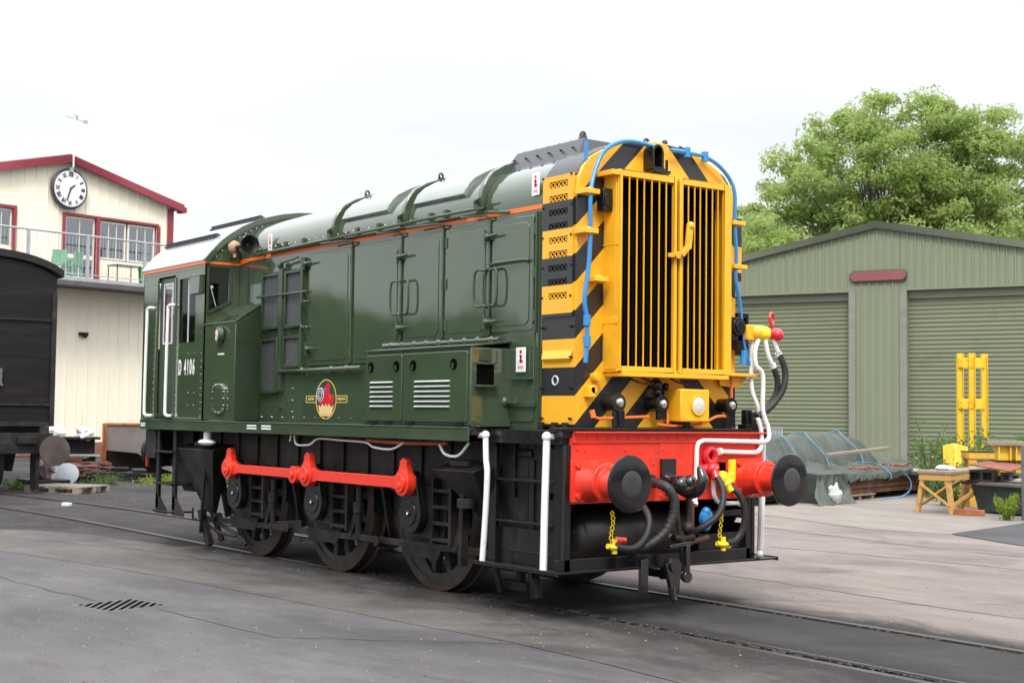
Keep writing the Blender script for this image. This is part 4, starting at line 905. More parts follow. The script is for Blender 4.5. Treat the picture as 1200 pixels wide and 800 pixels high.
# emblem
q = MB(); ex, ez = -4.07, 1.69
ov = lambda a, b, n=40: [(ex+a*math.cos(2*math.pi*i/n), ez+b*math.sin(2*math.pi*i/n)) for i in range(n)]
for (a, b, c, d) in ((.212,.202,.196,.187),):
    o_, i_ = ov(a, b), ov(c, d); vs = [(p[0],YS-.004,p[1]) for p in o_]+[(p[0],YS-.004,p[1]) for p in i_]; q.add(vs, [(i,(i+1)%40,40+(i+1)%40,40+i) for i in range(40)])
for sx in (-1, 1):
    a, b = sorted((ex+sx*.205, ex+sx*.42))
    for (x0,x1,z0,z1) in ((a,b,ez+.028,ez+.036),(a,b,ez-.036,ez-.028),(b-.008 if sx > 0 else a,b if sx > 0 else a+.008,ez-.028,ez+.028)): q.box(x0,x1,YS-.005,YS-.001,z0,z1)
EM = lp('emblem', q, GOLD, smooth=0)
for sx, t in ((-1,'BRITISH'),(1,'RAILWAYS')):
    me = text_mesh(t, .042, GOLD, .85 if sx < 0 else .78); o = obj('lettering', me, None, EM); o.matrix_local = Matrix.Translation((ex+sx*.31,YS-.004,ez))@FACE_Y
q = MB(); q.prism([(ex-.13,ez-.02),(ex-.16,ez+.06),(ex-.10,ez+.12),(ex-.06,ez+.09),(ex-.02,ez+.10),(ex+.0,ez+.15),(ex+.05,ez+.165),(ex+.08,ez+.13),(ex+.06,ez+.06),(ex+.09,ez+.0),(ex+.12,ez+.05),(ex+.155,ez+.03),(ex+.15,ez-.05),(ex+.09,ez-.06),(ex+.02,ez-.05),(ex-.05,ez-.04),(ex-.12,ez-.07)], 'y', YS-.006, YS-.001)
sub('lion', q, RED2, EM)
q = MB(); q.cyl((ex-.115,YS-.009,ez+.045),(ex-.115,YS-.005,ez+.045),.072,n=28); wl = sub('heraldic_wheel', q, SILV, EM)
q = MB(); q.torus((ex-.115,YS-.010,ez+.045),(0,1,0),.055,.005,24,6); q.torus((ex-.115,YS-.010,ez+.045),(0,1,0),.025,.004,16,6)
for k in range(8): a = k*math.pi/4; q.bar((ex-.115,YS-.010,ez+.045),(ex-.115+.055*math.cos(a),YS-.010,ez+.045+.055*math.sin(a)),.003,.004,(0,1,0))
sub('wheel_outline', q, DKGREY, wl)
q = MB(); q.prism([(ex-.12,ez-.15),(ex+.12,ez-.15),(ex+.155,ez-.055),(ex+.10,ez-.085),(ex+.065,ez-.045),(ex+.03,ez-.085),(ex,ez-.04),(ex-.035,ez-.085),(ex-.07,ez-.045),(ex-.10,ez-.085),(ex-.15,ez-.06)], 'y', YS-.007, YS-.001)
q.box(ex-.10,ex+.10,YS-.009,YS-.002,ez-.17,ez-.152)
sub('crown', q, mat('pale_gold', (.75,.52,.22), .4, var=.2), EM)
q = MB(); q.box(ex-.045,ex-.005,YS-.009,YS-.006,ez+.085,ez+.115); sub('blue_jewel', q, BLUE, EM)

# ---------------- toolbox ahead of the cab
q = MB(); q.hexa([(-6.10,-1.286,1.453),(-5.33,-1.286,1.453),(-5.56,-.877,1.453),(-6.10,-.877,1.453),(-6.10,-1.286,2.50),(-5.32,-1.286,2.50),(-5.54,-.877,2.72),(-6.10,-.877,2.72)])
TB = lp('toolbox', q, GREEN, .01)
q = MB(); q.hexa([(-6.10,-1.296,2.50),(-5.31,-1.296,2.50),(-5.53,-.88,2.722),(-6.10,-.88,2.722),(-6.10,-1.296,2.515),(-5.31,-1.296,2.515),(-5.53,-.88,2.737),(-6.10,-.88,2.737)]); sub('lid', q, GREEN, TB, .003)
q = MB(); q.lathe([(.095,0),(.095,.05),(.07,.055),(.068,.03)], (-5.66,-1.286,2.375), (-.25,-1,0), 28); gg = sub('gauge', q, GREEN_D, TB)
q = MB(); q.lathe([(.062,.056),(.062,.060)], (-5.66,-1.286,2.375), (-.25,-1,0), 24); sub('gauge_face', q, WHITE, gg)
q = MB(); q.bar((-5.675,-1.35,2.375),(-5.70,-1.35,2.41),.004,.006); q.bar((-5.675,-1.35,2.375),(-5.64,-1.35,2.35),.004,.006); sub('gauge_needle', q, RED2, gg)
q = MB()
for i in range(9): q.box(-5.745+i*.018,-5.735+i*.018,-1.290,-1.285,2.165,2.183)
sub('label_plate', q, WHITE, TB)
q = MB(); q.prism([(-5.68+dx, 1.69+dz) for dx, dz in [(p[0], p[1]) for p in rr_rect(-.155,-.165,.155,.165,.09)]], 'y', -1.305, -1.285)
q.prism([(-5.68+p[0], 1.69+p[1]) for p in rr_rect(-.12,-.13,.12,.13,.07)], 'y', -1.312, -1.30)
for i in range(20):
    t = 2*math.pi*i/20; x = -5.68+.14*math.copysign(abs(math.cos(t))**.6, math.cos(t)); z = 1.69+.15*math.copysign(abs(math.sin(t))**.6, math.sin(t)); q.cyl((x,-1.30,z),(x,-1.318,z),.014,n=6)
sub('inspection_cover', q, GREEN, TB, .003)

# ---------------- cab
CB0, CB1 = -7.87, -6.109
CABARC = [(1.289,3.205),(1.2,3.32),(1.1,3.425),(1.0,3.506),(.85,3.605),(.69,3.685),(.53,3.74),(.37,3.785),(.18,3.82),(0,3.835)]
def cabz(y):
    y = abs(y)
    for (a, za), (b, zb) in zip(CABARC, CABARC[1:]):
        if b <= y <= a: return za+(zb-za)*(a-y)/(a-b)
    return 3.205
for s in (-1, 1):
    xs = [CB0,-7.42,-7.33,-7.03,-6.92,-6.81,-6.36,CB1]; zs = [1.453,1.53,2.33,3.06,3.12,3.205]
    q = MB(); q.panel('y', s*1.275, s*1.289, xs, zs, lambda i, j: (1 <= i <= 3 and 1 <= j <= 3) or (i == 5 and j == 2))
    cabq = q
    yi = s*1.25
    xs2 = [-7.42,-7.30,-7.04,-6.92]; zs2 = [1.53,2.34,3.03,3.10]
    q = MB(); q.panel('y', yi, s*1.262, xs2, zs2, lambda i, j: i == 1 and j == 1); d = lp('cab_door', q, GREEN_D, smooth=0)
    q = MB(); q.box(-7.30,-7.04,*sorted((s*1.252,s*1.256)),2.34,3.03); sub('window_pane', q, GLASS, d)
    q = MB()
    for (a,b,c,e) in ((-7.305,-7.285,2.33,3.04),(-7.055,-7.035,2.33,3.04),(-7.285,-7.055,2.33,2.35),(-7.285,-7.055,3.02,3.04)): q.box(a,b,*sorted((s*1.262,s*1.272)),c,e)
    sub('window_frame', q, SILV, d)
    q = MB(); q.box(-6.81,-6.36,*sorted((s*1.268,s*1.272)),2.33,3.06); W_ = lp('cab_window', q, GLASS)
    q = MB(); q.box(-6.41,-6.15,*sorted((s*1.289,s*1.345)),2.86,3.06); q.box(-6.42,-6.14,*sorted((s*1.289,s*1.35)),3.055,3.07); lp('window_deflector', q, GREEN, .006)
    q = MB(); q.box(-6.60,-6.585,*sorted((s*1.262,s*1.274)),2.33,3.06); sub('window_bar', q, SILV, W_)
    q = cabq
    for x in (-7.78,-7.52,-6.86,-6.18):
        for k in range(22): q.cyl((x,s*1.289,1.50+k*.077),(x,s*1.294,1.50+k*.077),.0065,n=6)
    for k in range(23): q.cyl((-7.82+k*.075,s*1.289,1.475),(-7.82+k*.075,s*1.294,1.475),.006,n=6); q.cyl((-7.82+k*.075,s*1.289,3.15),(-7.82+k*.075,s*1.295,3.15),.007,n=6)
    for x in (-6.52,-6.36):
        for z in (1.62,1.76,2.0,2.2): q.cyl((x,s*1.289,z),(x,s*1.294,z),.008,n=6)
    q.box(-7.45,-7.42,*sorted((s*1.289,s*1.30)),1.50,3.09); q.box(-6.92,-6.89,*sorted((s*1.289,s*1.30)),1.50,3.09); q.box(-7.43,-6.91,*sorted((s*1.289,s*1.312)),1.49,1.51)
    lp('cab_side', q, GREEN, smooth=30)
    q = MB(); a0 = [(-7.42,3.12)]+[(-7.17+.25*math.cos(R(t)), 3.06+.085*math.sin(R(t))) for t in range(180,-1,-20)]+[(-6.92,3.12)]
    for x0 in (-7.60,-6.98):
        q = MB(); q.tube([(x0+.06,s*1.289,2.77),(x0+.05,s*1.335,2.775),(x0+.0,s*1.35,2.75),(x0,s*1.35,2.70),(x0-.015,s*1.35,2.1),(x0-.02,s*1.35,1.60),(x0-.01,s*1.35,1.52),(x0+.04,s*1.335,1.50),(x0+.05,s*1.289,1.50)], .018, 10); lp('cab_handrail', q, WHITE)
    q = MB(); q.box(CB0-.02,CB1,*sorted((s*1.289,s*1.302)),3.190,3.212); lp('orange_lining', q, ORANGE)
me = text_mesh('D 4106', .24, WHITE, .45, .006, .001, 1.42); o = obj('running_number', me, None, LO); o.matrix_local = Matrix.Translation((-6.565-LX,-1.2905,2.04))@FACE_Y
# cab front and rear walls
def cabwall(x0, x1, nm, win):
    q = MB(); ys = sorted({-1.289,-1.249,-1.005,-.86,.86,1.005,1.249,1.289}|{s*p[0] for p in CABARC for s in (-1,1) if p[0] > .1}|{0.0})
    for a, b in zip(ys, ys[1:]):
        mid = (a+b)/2
        def quad(za, zb, zc, zd): q.hexa([(x0,a,za),(x1,a,za),(x1,b,zb),(x0,b,zb),(x0,a,zc),(x1,a,zc),(x1,b,zd),(x0,b,zd)])
        if win(mid):
            lo = lambda y: win(mid)[0]+(1.249-abs(y))*win(mid)[2]; hi = win(mid)[1]
            quad(1.453,1.453,lo(a),lo(b)); quad(hi,hi,cabz(a),cabz(b))
        else: quad(1.453,1.453,cabz(a),cabz(b))
    return lp(nm, q, GREEN, smooth=0)
cabwall(CB1-.014, CB1, 'cab_front', lambda y: (2.655,3.155,.55) if 1.005 < abs(y) < 1.249 else None)
cabwall(CB0, CB0+.014, 'cab_rear', lambda y: (2.3,3.1,0) if .86 < abs(y) < 1.249 else None)
for s in (-1, 1):
    q = MB(); a, b = s*1.249, s*1.005
    q.hexa([(CB1-.010,a,2.655),(CB1-.006,a,2.655),(CB1-.006,b,2.79),(CB1-.010,b,2.79),(CB1-.010,a,3.155),(CB1-.006,a,3.155),(CB1-.006,b,3.155),(CB1-.010,b,3.155)]); fwn = lp('front_window', q, GLASS)
    q = MB(); q.cyl((CB1,s*1.22,2.93),(CB1+.03,s*1.22,2.93),.014); q.bar((CB1+.02,s*1.235,2.94),(CB1+.02,s*1.17,2.72),.006,.008,(1,0,0)); sub('wiper', q, SILV, fwn)
    q = MB(); q.bar((CB1+.008,s*1.26,2.64),(CB1+.008,s*.99,2.79),.02,.03); q.bar((CB1+.008,s*.99,2.78),(CB1+.008,s*.99,3.17),.02,.03); q.bar((CB1+.008,s*1.262,2.64),(CB1+.008,s*1.262,3.17),.02,.02); q.bar((CB1+.008,s*1.26,3.165),(CB1+.008,s*.99,3.165),.02,.02); sub('window_frame', q, GREEN_D, fwn)
q = MB(); o_ = CABARC+[(-y,z) for y, z in CABARC[-2::-1]]
q.prism([(y*1.012,z+.03) for y, z in o_]+[(y,z+.002) for y, z in o_[::-1]], 'x', CB0-.06, CB1-.02); CR = lp('cab_roof', q, ROOFG, .004)
q = MB(); q.prism([(y*1.016,z+.036) for y, z in o_]+[(y*.985,z-.02) for y, z in o_[::-1]], 'x', CB1-.022, CB1+.03)
for i in range(14): y = -1.2+i*.07; q.ball((CB1+.03,y*.98,cabz(y)-.05),.010,n=6,k=4)
lp('cab_roof_rim', q, GREEN, .003)
for y, x0, x1 in ((-1.0,-7.86,-6.43),(-.5,-7.67,-6.35)):
    q = MB(); z = cabz(y)+.03; q.hexa([(x0,y-.02,z),(x1,y-.02,z),(x1,y+.05,z+.02),(x0,y+.05,z+.02),(x0,y-.03,z+.045),(x1,y-.03,z+.045),(x1,y-.01,z+.05),(x0,y-.01,z+.05)])
    for k in range(18): q.box(x0+.03+k*.078,x0+.045+k*.078,y-.06,y-.02,z-.015,z+.01)
    sub('roof_rainstrip', q, DKGREY, CR)
q = MB(); q.box(CB1,CB1+.006,-1.289,-.88,3.19,3.215); q.hexa([(CB1,-.886,3.19),(CB1+.30,-.886,3.225),(CB1+.30,-.88,3.225),(CB1,-.88,3.19),(CB1,-.886,3.22),(CB1+.30,-.886,3.258),(CB1+.30,-.88,3.258),(CB1,-.88,3.22)]); lp('orange_lining', q, ORANGE)
q = MB(); q.box(CB0+.02,CB1-.02,-1.26,1.26,1.45,1.5); q.box(-6.4,-6.15,-.8,.8,1.5,2.3); q.box(-7.3,-6.9,.5,1.0,1.5,2.0); q.cyl((-6.55,.9,1.5),(-6.55,.9,2.75),.05); lp('cab_interior', q, BLACK_D)
q = MB(); q.box(-6.85,-6.80,.55,.7,2.2,2.9); lp('cab_controls', q, RED2, .01)
# horn
q = MB(); q.cyl((-5.95,-1.0,3.38),(-5.72,-1.02,3.375),.022,n=12); q.bar((-5.93,-1.0,3.36),(-5.93,-.95,3.24),.02,.03); q.box(-6.05,-5.85,-1.02,-.98,3.245,3.265); q.lathe([(.022,0),(.035,.08),(.055,.13),(.09,.17),(.105,.185),(.10,.188),(.05,.14),(.02,.10)], (-5.74,-1.0,3.375), (1,-.15,0), 28); HN = lp('horn', q, BLACK)
q = MB(); q.ball((-6.0,-1.0,3.38), .075, (.8,1,1)); q.cyl((-6.0,-1.0,3.33),(-5.98,-1.0,3.25),.02); sub('horn_diaphragm', q, TAN, HN)

# ================================================================== BUILDINGS
CREAM = mat('cream_cladding', (.90,.83,.68), .5, var=.04, vscale=.8, dirt=(.78,.70,.54), damt=.12, dscale=.6, stretch=(3,3,.4))
MAROON = mat('maroon_trim', (.27,.035,.055), .45, var=.1)
FRAME_ = mat('cream_window_frame', (.78,.74,.62), .4, var=.04)
DECKM = mat('dark_deck_edge', (.10,.09,.095), .6, var=.2)
GALV = mat('galvanised', (.42,.44,.46), .45, metal=.3, var=.15)
def frame(o, name, mb, mats, bevel=0, **k): return obj(name, mb, mats, o, None, bevel=bevel, **k)
CBD = empty('cream_building', 'two storey cream clad building with maroon roof edge and upstairs balcony', 'building', (-39.135, 8.301, 0), R(103))
def corr(mb, x0, x1, topf, z0, y, pitch, depth, rib):
    # vertical ribbed sheet following a sloped top edge
    x = x0; P = []
    while x < x1-1e-6:
        a = min(x+pitch-rib, x1); b = min(x+pitch, x1)
        P += [(x, y), (a, y)]
        if b > a: P += [(a+rib*.25, y-depth), (b-rib*.25, y-depth)]
        x = b
    P.append((x1, y))
    vs = []; fs = []
    for px, py in P: vs += [(px, py, z0), (px, py, topf(px))]
    for i in range(len(P)-1): fs.append((2*i, 2*i+2, 2*i+3, 2*i+1))
    mb.add(vs, fs); return mb
rz_ = lambda x: 10.18-.265*abs(x)
HW = 4.42
# openings: door -.04..1.2, windows 1.35..3.7, left window -4.2..-1.85
q = MB(); segs = [(-HW,-4.1,0),(-4.1,-1.92,1),(-1.92,-.0,0),(0,3.72,1),(3.72,HW,0)]
for a, b, o_ in segs:
    if not o_: corr(q, a, b, rz_, 6.0, 0, .42, .03, .06)
    else: corr(q, a, b, rz_, 8.24, 0, .42, .03, .06)
corr(q, -4.1, -1.92, lambda x: 6.93, 6.0, 0, .42, .03, .06); corr(q, 1.30, 3.72, lambda x: 6.83, 6.0, 0, .2, .02, .05)
corr(q, -HW, HW, lambda x: 6.0, .45, 0, .42, .03, .06)
q.add([(-HW,0,.0),(-HW,16,.0),(-HW,16,9.0),(-HW,0,9.0),(HW,0,0),(HW,16,0),(HW,16,9.0),(HW,0,9.0)], [(0,1,2,3),(4,5,6,7)])
q.add([(-HW,16,0),(HW,16,0),(HW,16,9.0),(0,16,10.18),(-HW,16,9.0)], [(0,1,2,3,4)])
frame(CBD, 'wall', q, CREAM, smooth=0)
q = MB(); q.box(-HW,HW,-.02,.05,0,.45); frame(CBD, 'brick_plinth', q, mat('plinth_brick', (.26,.11,.08), .8, var=.3, vscale=6))
q = MB()
for s in (-1,1):
    q.hexa([(0,-.25,10.10),(s*(HW+.25),-.25,8.93),(s*(HW+.25),16.2,8.93),(0,16.2,10.10),(0,-.25,10.32),(s*(HW+.25),-.25,9.15),(s*(HW+.25),16.2,9.15),(0,16.2,10.32)])
RF = frame(CBD, 'roof', q, mat('roof_sheet', (.30,.30,.30), .5, var=.1))
q = MB()
for s in (-1,1): q.hexa([(0,-.32,10.02),(s*(HW+.3),-.32,8.85),(s*(HW+.3),-.26,8.85),(0,-.26,10.02),(0,-.32,10.26),(s*(HW+.3),-.32,9.13),(s*(HW+.3),-.26,9.13),(0,-.26,10.30)]); q.box(*sorted((s*(HW+.25),s*(HW+.42))),-.3,.1,8.85,9.05)
sub('bargeboard', q, MAROON, RF)
for s in (-1,1):
    q = MB(); q.box(*sorted((s*(HW-.22),s*(HW+.02))),-.06,.0,.3,8.95); frame(CBD, 'corner_trim', q, MAROON)
q = MB()
for a,b,c,d in ((-.10,.0,6.1,8.32),(1.21,1.36,6.1,8.25),(3.74,3.86,6.7,8.25),(0,3.74,8.25,8.33),(3.74,3.80,8.25,8.33),(-1.95,-1.83,6.1,8.32),(-4.2,-1.95,8.22,8.32)): q.box(a,b,-.08,.0,c,d)
frame(CBD, 'window_surround', q, MAROON)
INT = mat('room_interior', (.22,.26,.36), .8, var=.5, vscale=1.5)
def winunit(nm, x0, x1, z0, z1, nx, zb=None, par=CBD):
    q = MB(); w = .06; q.box(x0,x1,.02,.08,z1-w,z1); q.box(x0,x1,.02,.08,z0,z0+w); q.box(x0,x0+w,.02,.08,z0+w,z1-w); q.box(x1-w,x1,.02,.08,z0+w,z1-w)
    for i in range(1, nx): x = x0+w+(x1-x0-2*w)*i/nx; q.box(x-.012,x+.012,.03,.07,z0+w,z1-w)
    if zb: q.box(x0+w,x1-w,.02,.08,zb[0],zb[1])
    f = frame(par, nm, q, FRAME_); q = MB(); q.box(x0+w,x1-w,.05,.055,z0+w,z1-w); sub('pane', q, GLASSD, f); return f
winunit('door', .02, 1.19, 6.10, 8.22, 2, (6.78,6.92)); winunit('window', 1.38, 2.46, 6.86, 8.20, 3); winunit('window', 2.54, 3.68, 6.86, 8.20, 3); winunit('window', -4.1, -3.05, 6.93, 8.2, 3); winunit('window', -3.0, -1.96, 6.93, 8.2, 3)
q = MB(); q.box(-4.3,4.3,3.5,3.6,6.0,8.6); q.box(-4.3,4.3,.1,3.5,5.95,6.0); q.box(.4,.9,1.2,1.8,6.0,6.9); q.box(1.6,2.3,.3,.5,6.86,7.08); frame(CBD, 'interior', q, INT)
q = MB(); q.box(2.6,2.95,.2,.25,6.9,7.15); frame(CBD, 'papers', q, WHITE)
q = MB(); q.box(-HW-.5,HW+.02,-1.41,-.001,5.862,5.98); DK = frame(CBD, 'balcony', q, GALV)
q = MB(); q.box(-HW-.5,HW+.02,-1.42,-1.352,5.70,5.86); q.box(-HW-.5,HW,-1.3,-.01,5.72,5.858); sub('deck_edge', q, DECKM, DK)
q = MB()
for x in (-4.2,-2.1,.10,2.36,4.25): q.box(x-.05,x+.05,-1.34,-1.28,5.98,7.42)
sub('railing_post', q, GALV, DK)
q = MB(); q.cyl((-4.7,-1.31,7.42),(HW,-1.31,7.42),.035,n=8); q.cyl((-4.7,-1.31,6.1),(HW,-1.31,6.1),.018,n=6)
for i in range(int(9.1/.13)): x = -4.65+i*.13; q.cyl((x,-1.31,6.1),(x,-1.31,7.42),.0075,n=4,caps=False)
sub('railing', q, GALV, DK)
q = MB(); q.box(.66,.98,-.12,0,4.12,4.24); q.box(.76,.88,-.16,-.12,4.04,4.16); frame(CBD, 'wall_lamp', q, BLACK)
def rot_pt(o, p):
    a = o.rotation_euler.z; return (o.location.x+p[0]*math.cos(a)-p[1]*math.sin(a), o.location.y+p[0]*math.sin(a)+p[1]*math.cos(a), o.location.z+p[2])
# station clock
CK = empty('wall_clock', 'large round white clock with roman numerals in a black rim under the cream gable', 'clock', rot_pt(CBD, (.04,-.05,8.57)), R(103))
q = MB(); q.lathe([(.66,0),(.69,-.04),(.70,-.13),(.66,-.18),(.62,-.18)], (0,0,.55), (0,1,0), 40); frame(CK, 'case', q, mat('clock_rim', (.05,.045,.06), .4, var=.2))
q = MB(); q.lathe([(.615,-.181),(.612,-.185)], (0,0,.55), (0,1,0), 40); FC = frame(CK, 'dial', q, WHITE)
nums = ['XII','I','II','III','IIII','V','VI','VII','VIII','IX','X','XI']
for i, t in enumerate(nums):
    me = text_mesh(t, .20, BLACK, .75, .008); o = obj('numeral', me, None, FC); a = R(90-30*i)
    o.matrix_local = Matrix.Translation((.48*math.cos(a),-.19,.55+.48*math.sin(a)))@Matrix.Rotation(-(a-math.pi/2),4,'Y')@FACE_Y
q = MB(); a = R(90-49); q.prism([(0,.55),(.12*math.cos(a+.3),.55+.12*math.sin(a+.3)),(.27*math.cos(a),.55+.27*math.sin(a)),(.12*math.cos(a-.3),.55+.12*math.sin(a-.3))],'y',-.20,-.194); frame(CK, 'hour_hand', q, BLACK)
q = MB(); a = R(90-198); q.bar((-.06*math.cos(a),-.208,.55-.06*math.sin(a)),(.44*math.cos(a),-.208,.55+.44*math.sin(a)),.045,.006,(0,1,0)); q.cyl((0,-.213,.55),(0,-.185,.55),.035,n=12); frame(CK, 'minute_hand', q, BLACK)
q = MB(); q.box(-.06,.06,-.25,-.05,1.12,1.28); frame(CK, 'bracket', q, GALV)
AE = empty('aerial', 'thin white aerial pole with small vanes above the cream gable', 'aerial', rot_pt(CBD, (.05,-.36,9.85)), R(103))
q = MB(); q.cyl((0,0,0),(0,0,1.75),.03,n=8); frame(AE, 'mast', q, WHITE)
q = MB(); q.cyl((-.35,0,1.72),(.5,0,1.62),.012,n=6); q.box(-.02,.12,-.01,.01,1.66,1.80); q.box(.34,.5,-.01,.01,1.58,1.70); frame(AE, 'vane', q, GALV)
# balcony furniture
def chair(nm, label, x, y, rz, colr, grp='green plastic chairs on the balcony'):
    t = empty(nm, label, 'chair', rot_pt(CBD, (x,y,5.98)), R(103)+rz, grp)
    q = MB(); q.box(-.24,.24,-.22,.22,.42,.45); frame(t, 'seat', q, colr, .006)
    q = MB(); q.hexa([(-.24,.20,.46),(.24,.20,.46),(.24,.24,.46),(-.24,.24,.46),(-.24,.26,.92),(.24,.26,.92),(.24,.30,.92),(-.24,.30,.92)]); frame(t, 'backrest', q, colr, .006)
    for a in (-.21,.21):
        for b in (-.2,.2): q = MB(); q.bar((a,b,0),(a*.95,b*.95,.42),.035,.035); frame(t, 'leg', q, colr)
        q = MB(); q.bar((a*1.1,-.18,.63),(a*1.1,.24,.66),.04,.03); q.bar((a*1.1,-.18,.42),(a*1.1,-.18,.64),.03,.03); frame(t, 'armrest', q, colr)
    return t
GP = mat('green_plastic', (.10,.42,.20), .4, var=.1); GP2 = mat('pale_green_plastic', (.22,.5,.33), .4, var=.1)
chair('plastic_chair', 'pale green plastic chair on the balcony, nearer the black van roof', -.62, -.75, R(150), GP2); chair('plastic_chair', 'pale green plastic chair on the balcony right beside the first railing post', -.05, -.6, R(200), GP2)
t = empty('balcony_table', 'low dark balcony table between the door and the green bin', 'table', rot_pt(CBD, (1.95,-.7,5.98)), R(103))
q = MB(); q.box(-.5,.5,-.3,.3,.60,.64); frame(t, 'tabletop', q, mat('dark_green_metal', (.05,.12,.08), .4), .006)
for a in (-.46,.46):
    for b in (-.27,.27): q = MB(); q.cyl((a,b,0),(a,b,.6),.018,n=8); frame(t, 'leg', q, BLACK)
t = empty('green_bin', 'bright green tub bin with a white mark standing on the balcony', 'bin', rot_pt(CBD, (2.68,-.9,5.98)), R(103))
q = MB(); q.lathe([(.19,0),(.20,.02),(.25,.50),(.27,.50),(.27,.54),(.24,.54)], (0,0,0), (0,0,1), 20); frame(t, 'tub', q, mat('bright_green', (.03,.50,.10), .4))
q = MB(); q.lathe([(.275,.54),(.26,.60),(.1,.63)], (0,0,0), (0,0,1), 20); frame(t, 'lid', q, mat('bin_lid', (.03,.2,.07), .4)); q = MB(); q.box(-.04,.04,-.25,-.235,.26,.34); frame(t, 'mark', q, WHITE)

# green shed
SHED_W = mat('shed_cladding', (.195,.222,.148), .55, var=.05, vscale=.7, dirt=(.155,.175,.12), damt=.2, dscale=.7, stretch=(3,3,.4))
SHED_D = mat('shed_door', (.15,.172,.105), .6, var=.06, vscale=.6, dirt=(.105,.12,.075), damt=.25, dscale=.8)
SHED_T = mat('shed_trim', (.185,.205,.145), .5, var=.08)
SH = empty('green_shed', 'wide sage green metal shed with two closed roller doors', 'building', (-16.775, 23.556, 0), R(22))
HS = 6.9; sr = lambda x: 7.0-.193*abs(x); ZD = 5.15
q = MB(); corr(q, -HS, -5.9, sr, 0, 0, .22, .035, .07); corr(q, -5.9, -.63, sr, ZD, 0, .22, .035, .07); corr(q, -.63, .66, sr, 0, 0, .22, .035, .07); corr(q, .66, 5.9, sr, ZD, 0, .22, .035, .07); corr(q, 5.9, HS, sr, 0, 0, .22, .035, .07)
q.add([(-HS,0,0),(-HS,18,0),(-HS,18,sr(HS)),(-HS,0,sr(HS)),(HS,0,0),(HS,18,0),(HS,18,sr(HS)),(HS,0,sr(HS)),(0,18,7.0)], [(0,1,2,3),(4,5,6,7),(1,5,6,8,2)])
frame(SH, 'wall', q, SHED_W, smooth=0)
q = MB()
for s in (-1,1): q.hexa([(0,-.10,7.03),(s*(HS+.2),-.10,sr(HS+.2)+.03),(s*(HS+.2),18.2,sr(HS+.2)+.03),(0,18.2,7.03),(0,-.10,7.09),(s*(HS+.2),-.10,sr(HS+.2)+.09),(s*(HS+.2),18.2,sr(HS+.2)+.09),(0,18.2,7.09)])
rf = frame(SH, 'roof', q, SHED_T)
q = MB()
for s in (-1,1): q.hexa([(0,-.13,6.89),(s*(HS+.2),-.13,sr(HS+.2)-.11),(s*(HS+.2),-.085,sr(HS+.2)-.11),(0,-.085,6.89),(0,-.13,7.08),(s*(HS+.2),-.13,sr(HS+.2)+.08),(s*(HS+.2),-.085,sr(HS+.2)+.08),(0,-.085,7.08)])
sub('bargeboard', q, SHED_T, rf)
for a, b in ((-5.9,-.63),(.66,5.9)):
    q = MB(); n = int((ZD+.1)/.12); vs = []; fs = []
    for k in range(n):
        z = k*.12
        for dz, dy in ((0,.0),(.03,-.018),(.06,-.026),(.09,-.018)): vs += [(a,.22+dy,z+dz),(b,.22+dy,z+dz)]
    for i in range(len(vs)//2-1): fs.append((2*i,2*i+1,2*i+3,2*i+2))
    q.add(vs, fs); rd = frame(SH, 'roller_door', q, SHED_D, smooth=50)
    q = MB(); q.box(a-.02,a+.17,-.06,.18,0,ZD); q.box(b-.17,b+.02,-.06,.18,0,ZD); sub('door_guide', q, mat('door_guide', (.20,.21,.17), .5), rd)
    q = MB(); q.box(a,b,-.05,.0,ZD-.03,ZD+.03); q.box(a,b,.14,.16,ZD-.25,ZD-.03); frame(SH, 'door_lintel', q, SHED_T)
NB = empty('name_board', 'blank maroon board with rounded ends fixed above the shed doors', 'board', rot_pt(SH, (.04,-.06,5.50)), R(22))
q = MB(); q.prism([(-.78,0),(-.70,-.085),(.70,-.085),(.78,0),(.78,.10),(.70,.18),(-.70,.18),(-.78,.10)], 'y', -.04, 0); frame(NB, 'board', q, mat('board_red', (.22,.07,.07), .5), .01)
q = MB(); q.prism([(-.81,-.01),(-.71,-.115),(.71,-.115),(.81,-.01),(.81,.11),(.71,.21),(-.71,.21),(-.81,.11)], 'y', -.01, .02); frame(NB, 'edge', q, DKGREY)

# ================================================================== BLACK VAN
VAN = empty('railway_van', 'black planked railway van standing on the track behind, large round buffer on its end', 'railway van', (-17.9, -.30, 0))
VB = mat('van_black', (.007,.006,.007), .5, spec=.3, var=.3, vscale=4, stretch=(1,.35,3), dirt=(.03,.017,.014), damt=.35, dscale=1.5); VB2 = mat('van_frame_black', (.016,.015,.016), .5, spec=.3, var=.3, dirt=(.05,.042,.036), damt=.4, dscale=4)
q = MB(); w = 1.31
pr = [(-w,1.24),(w,1.24),(w,3.86)]+[(w*math.sin(R(a)), 3.1+1.35*math.cos(R(a))*1.0) for a in ()]
rp_ = lambda y: 3.80+.70*math.sqrt(max(0, 1-(abs(y)/1.50)**2))**.9-.02
ys = [w-2*w*i/20 for i in range(21)]
q.prism([(-w,1.24),(w,1.24)]+[(y, rp_(y)-.12) for y in ys], 'x', -9.5, 0)
for k in range(12): z = 1.30+k*.205; q.box(0,.006,-w+.02,w-.02,z,z+.2035)
frame(VAN, 'body', q, VB, .006)
q = MB(); q.prism([(y*1.075, rp_(y)+.03) for y in ys]+[(y*1.075, rp_(y)-.11) for y in ys[::-1]], 'x', -9.6, .08); frame(VAN, 'roof', q, mat('van_roof', (.018,.017,.018), .6, var=.2, spec=.3), .006)
q = MB()
for y in (-w,w): q.box(-.02,.05,*sorted((y,y*.93)),1.24,3.72)
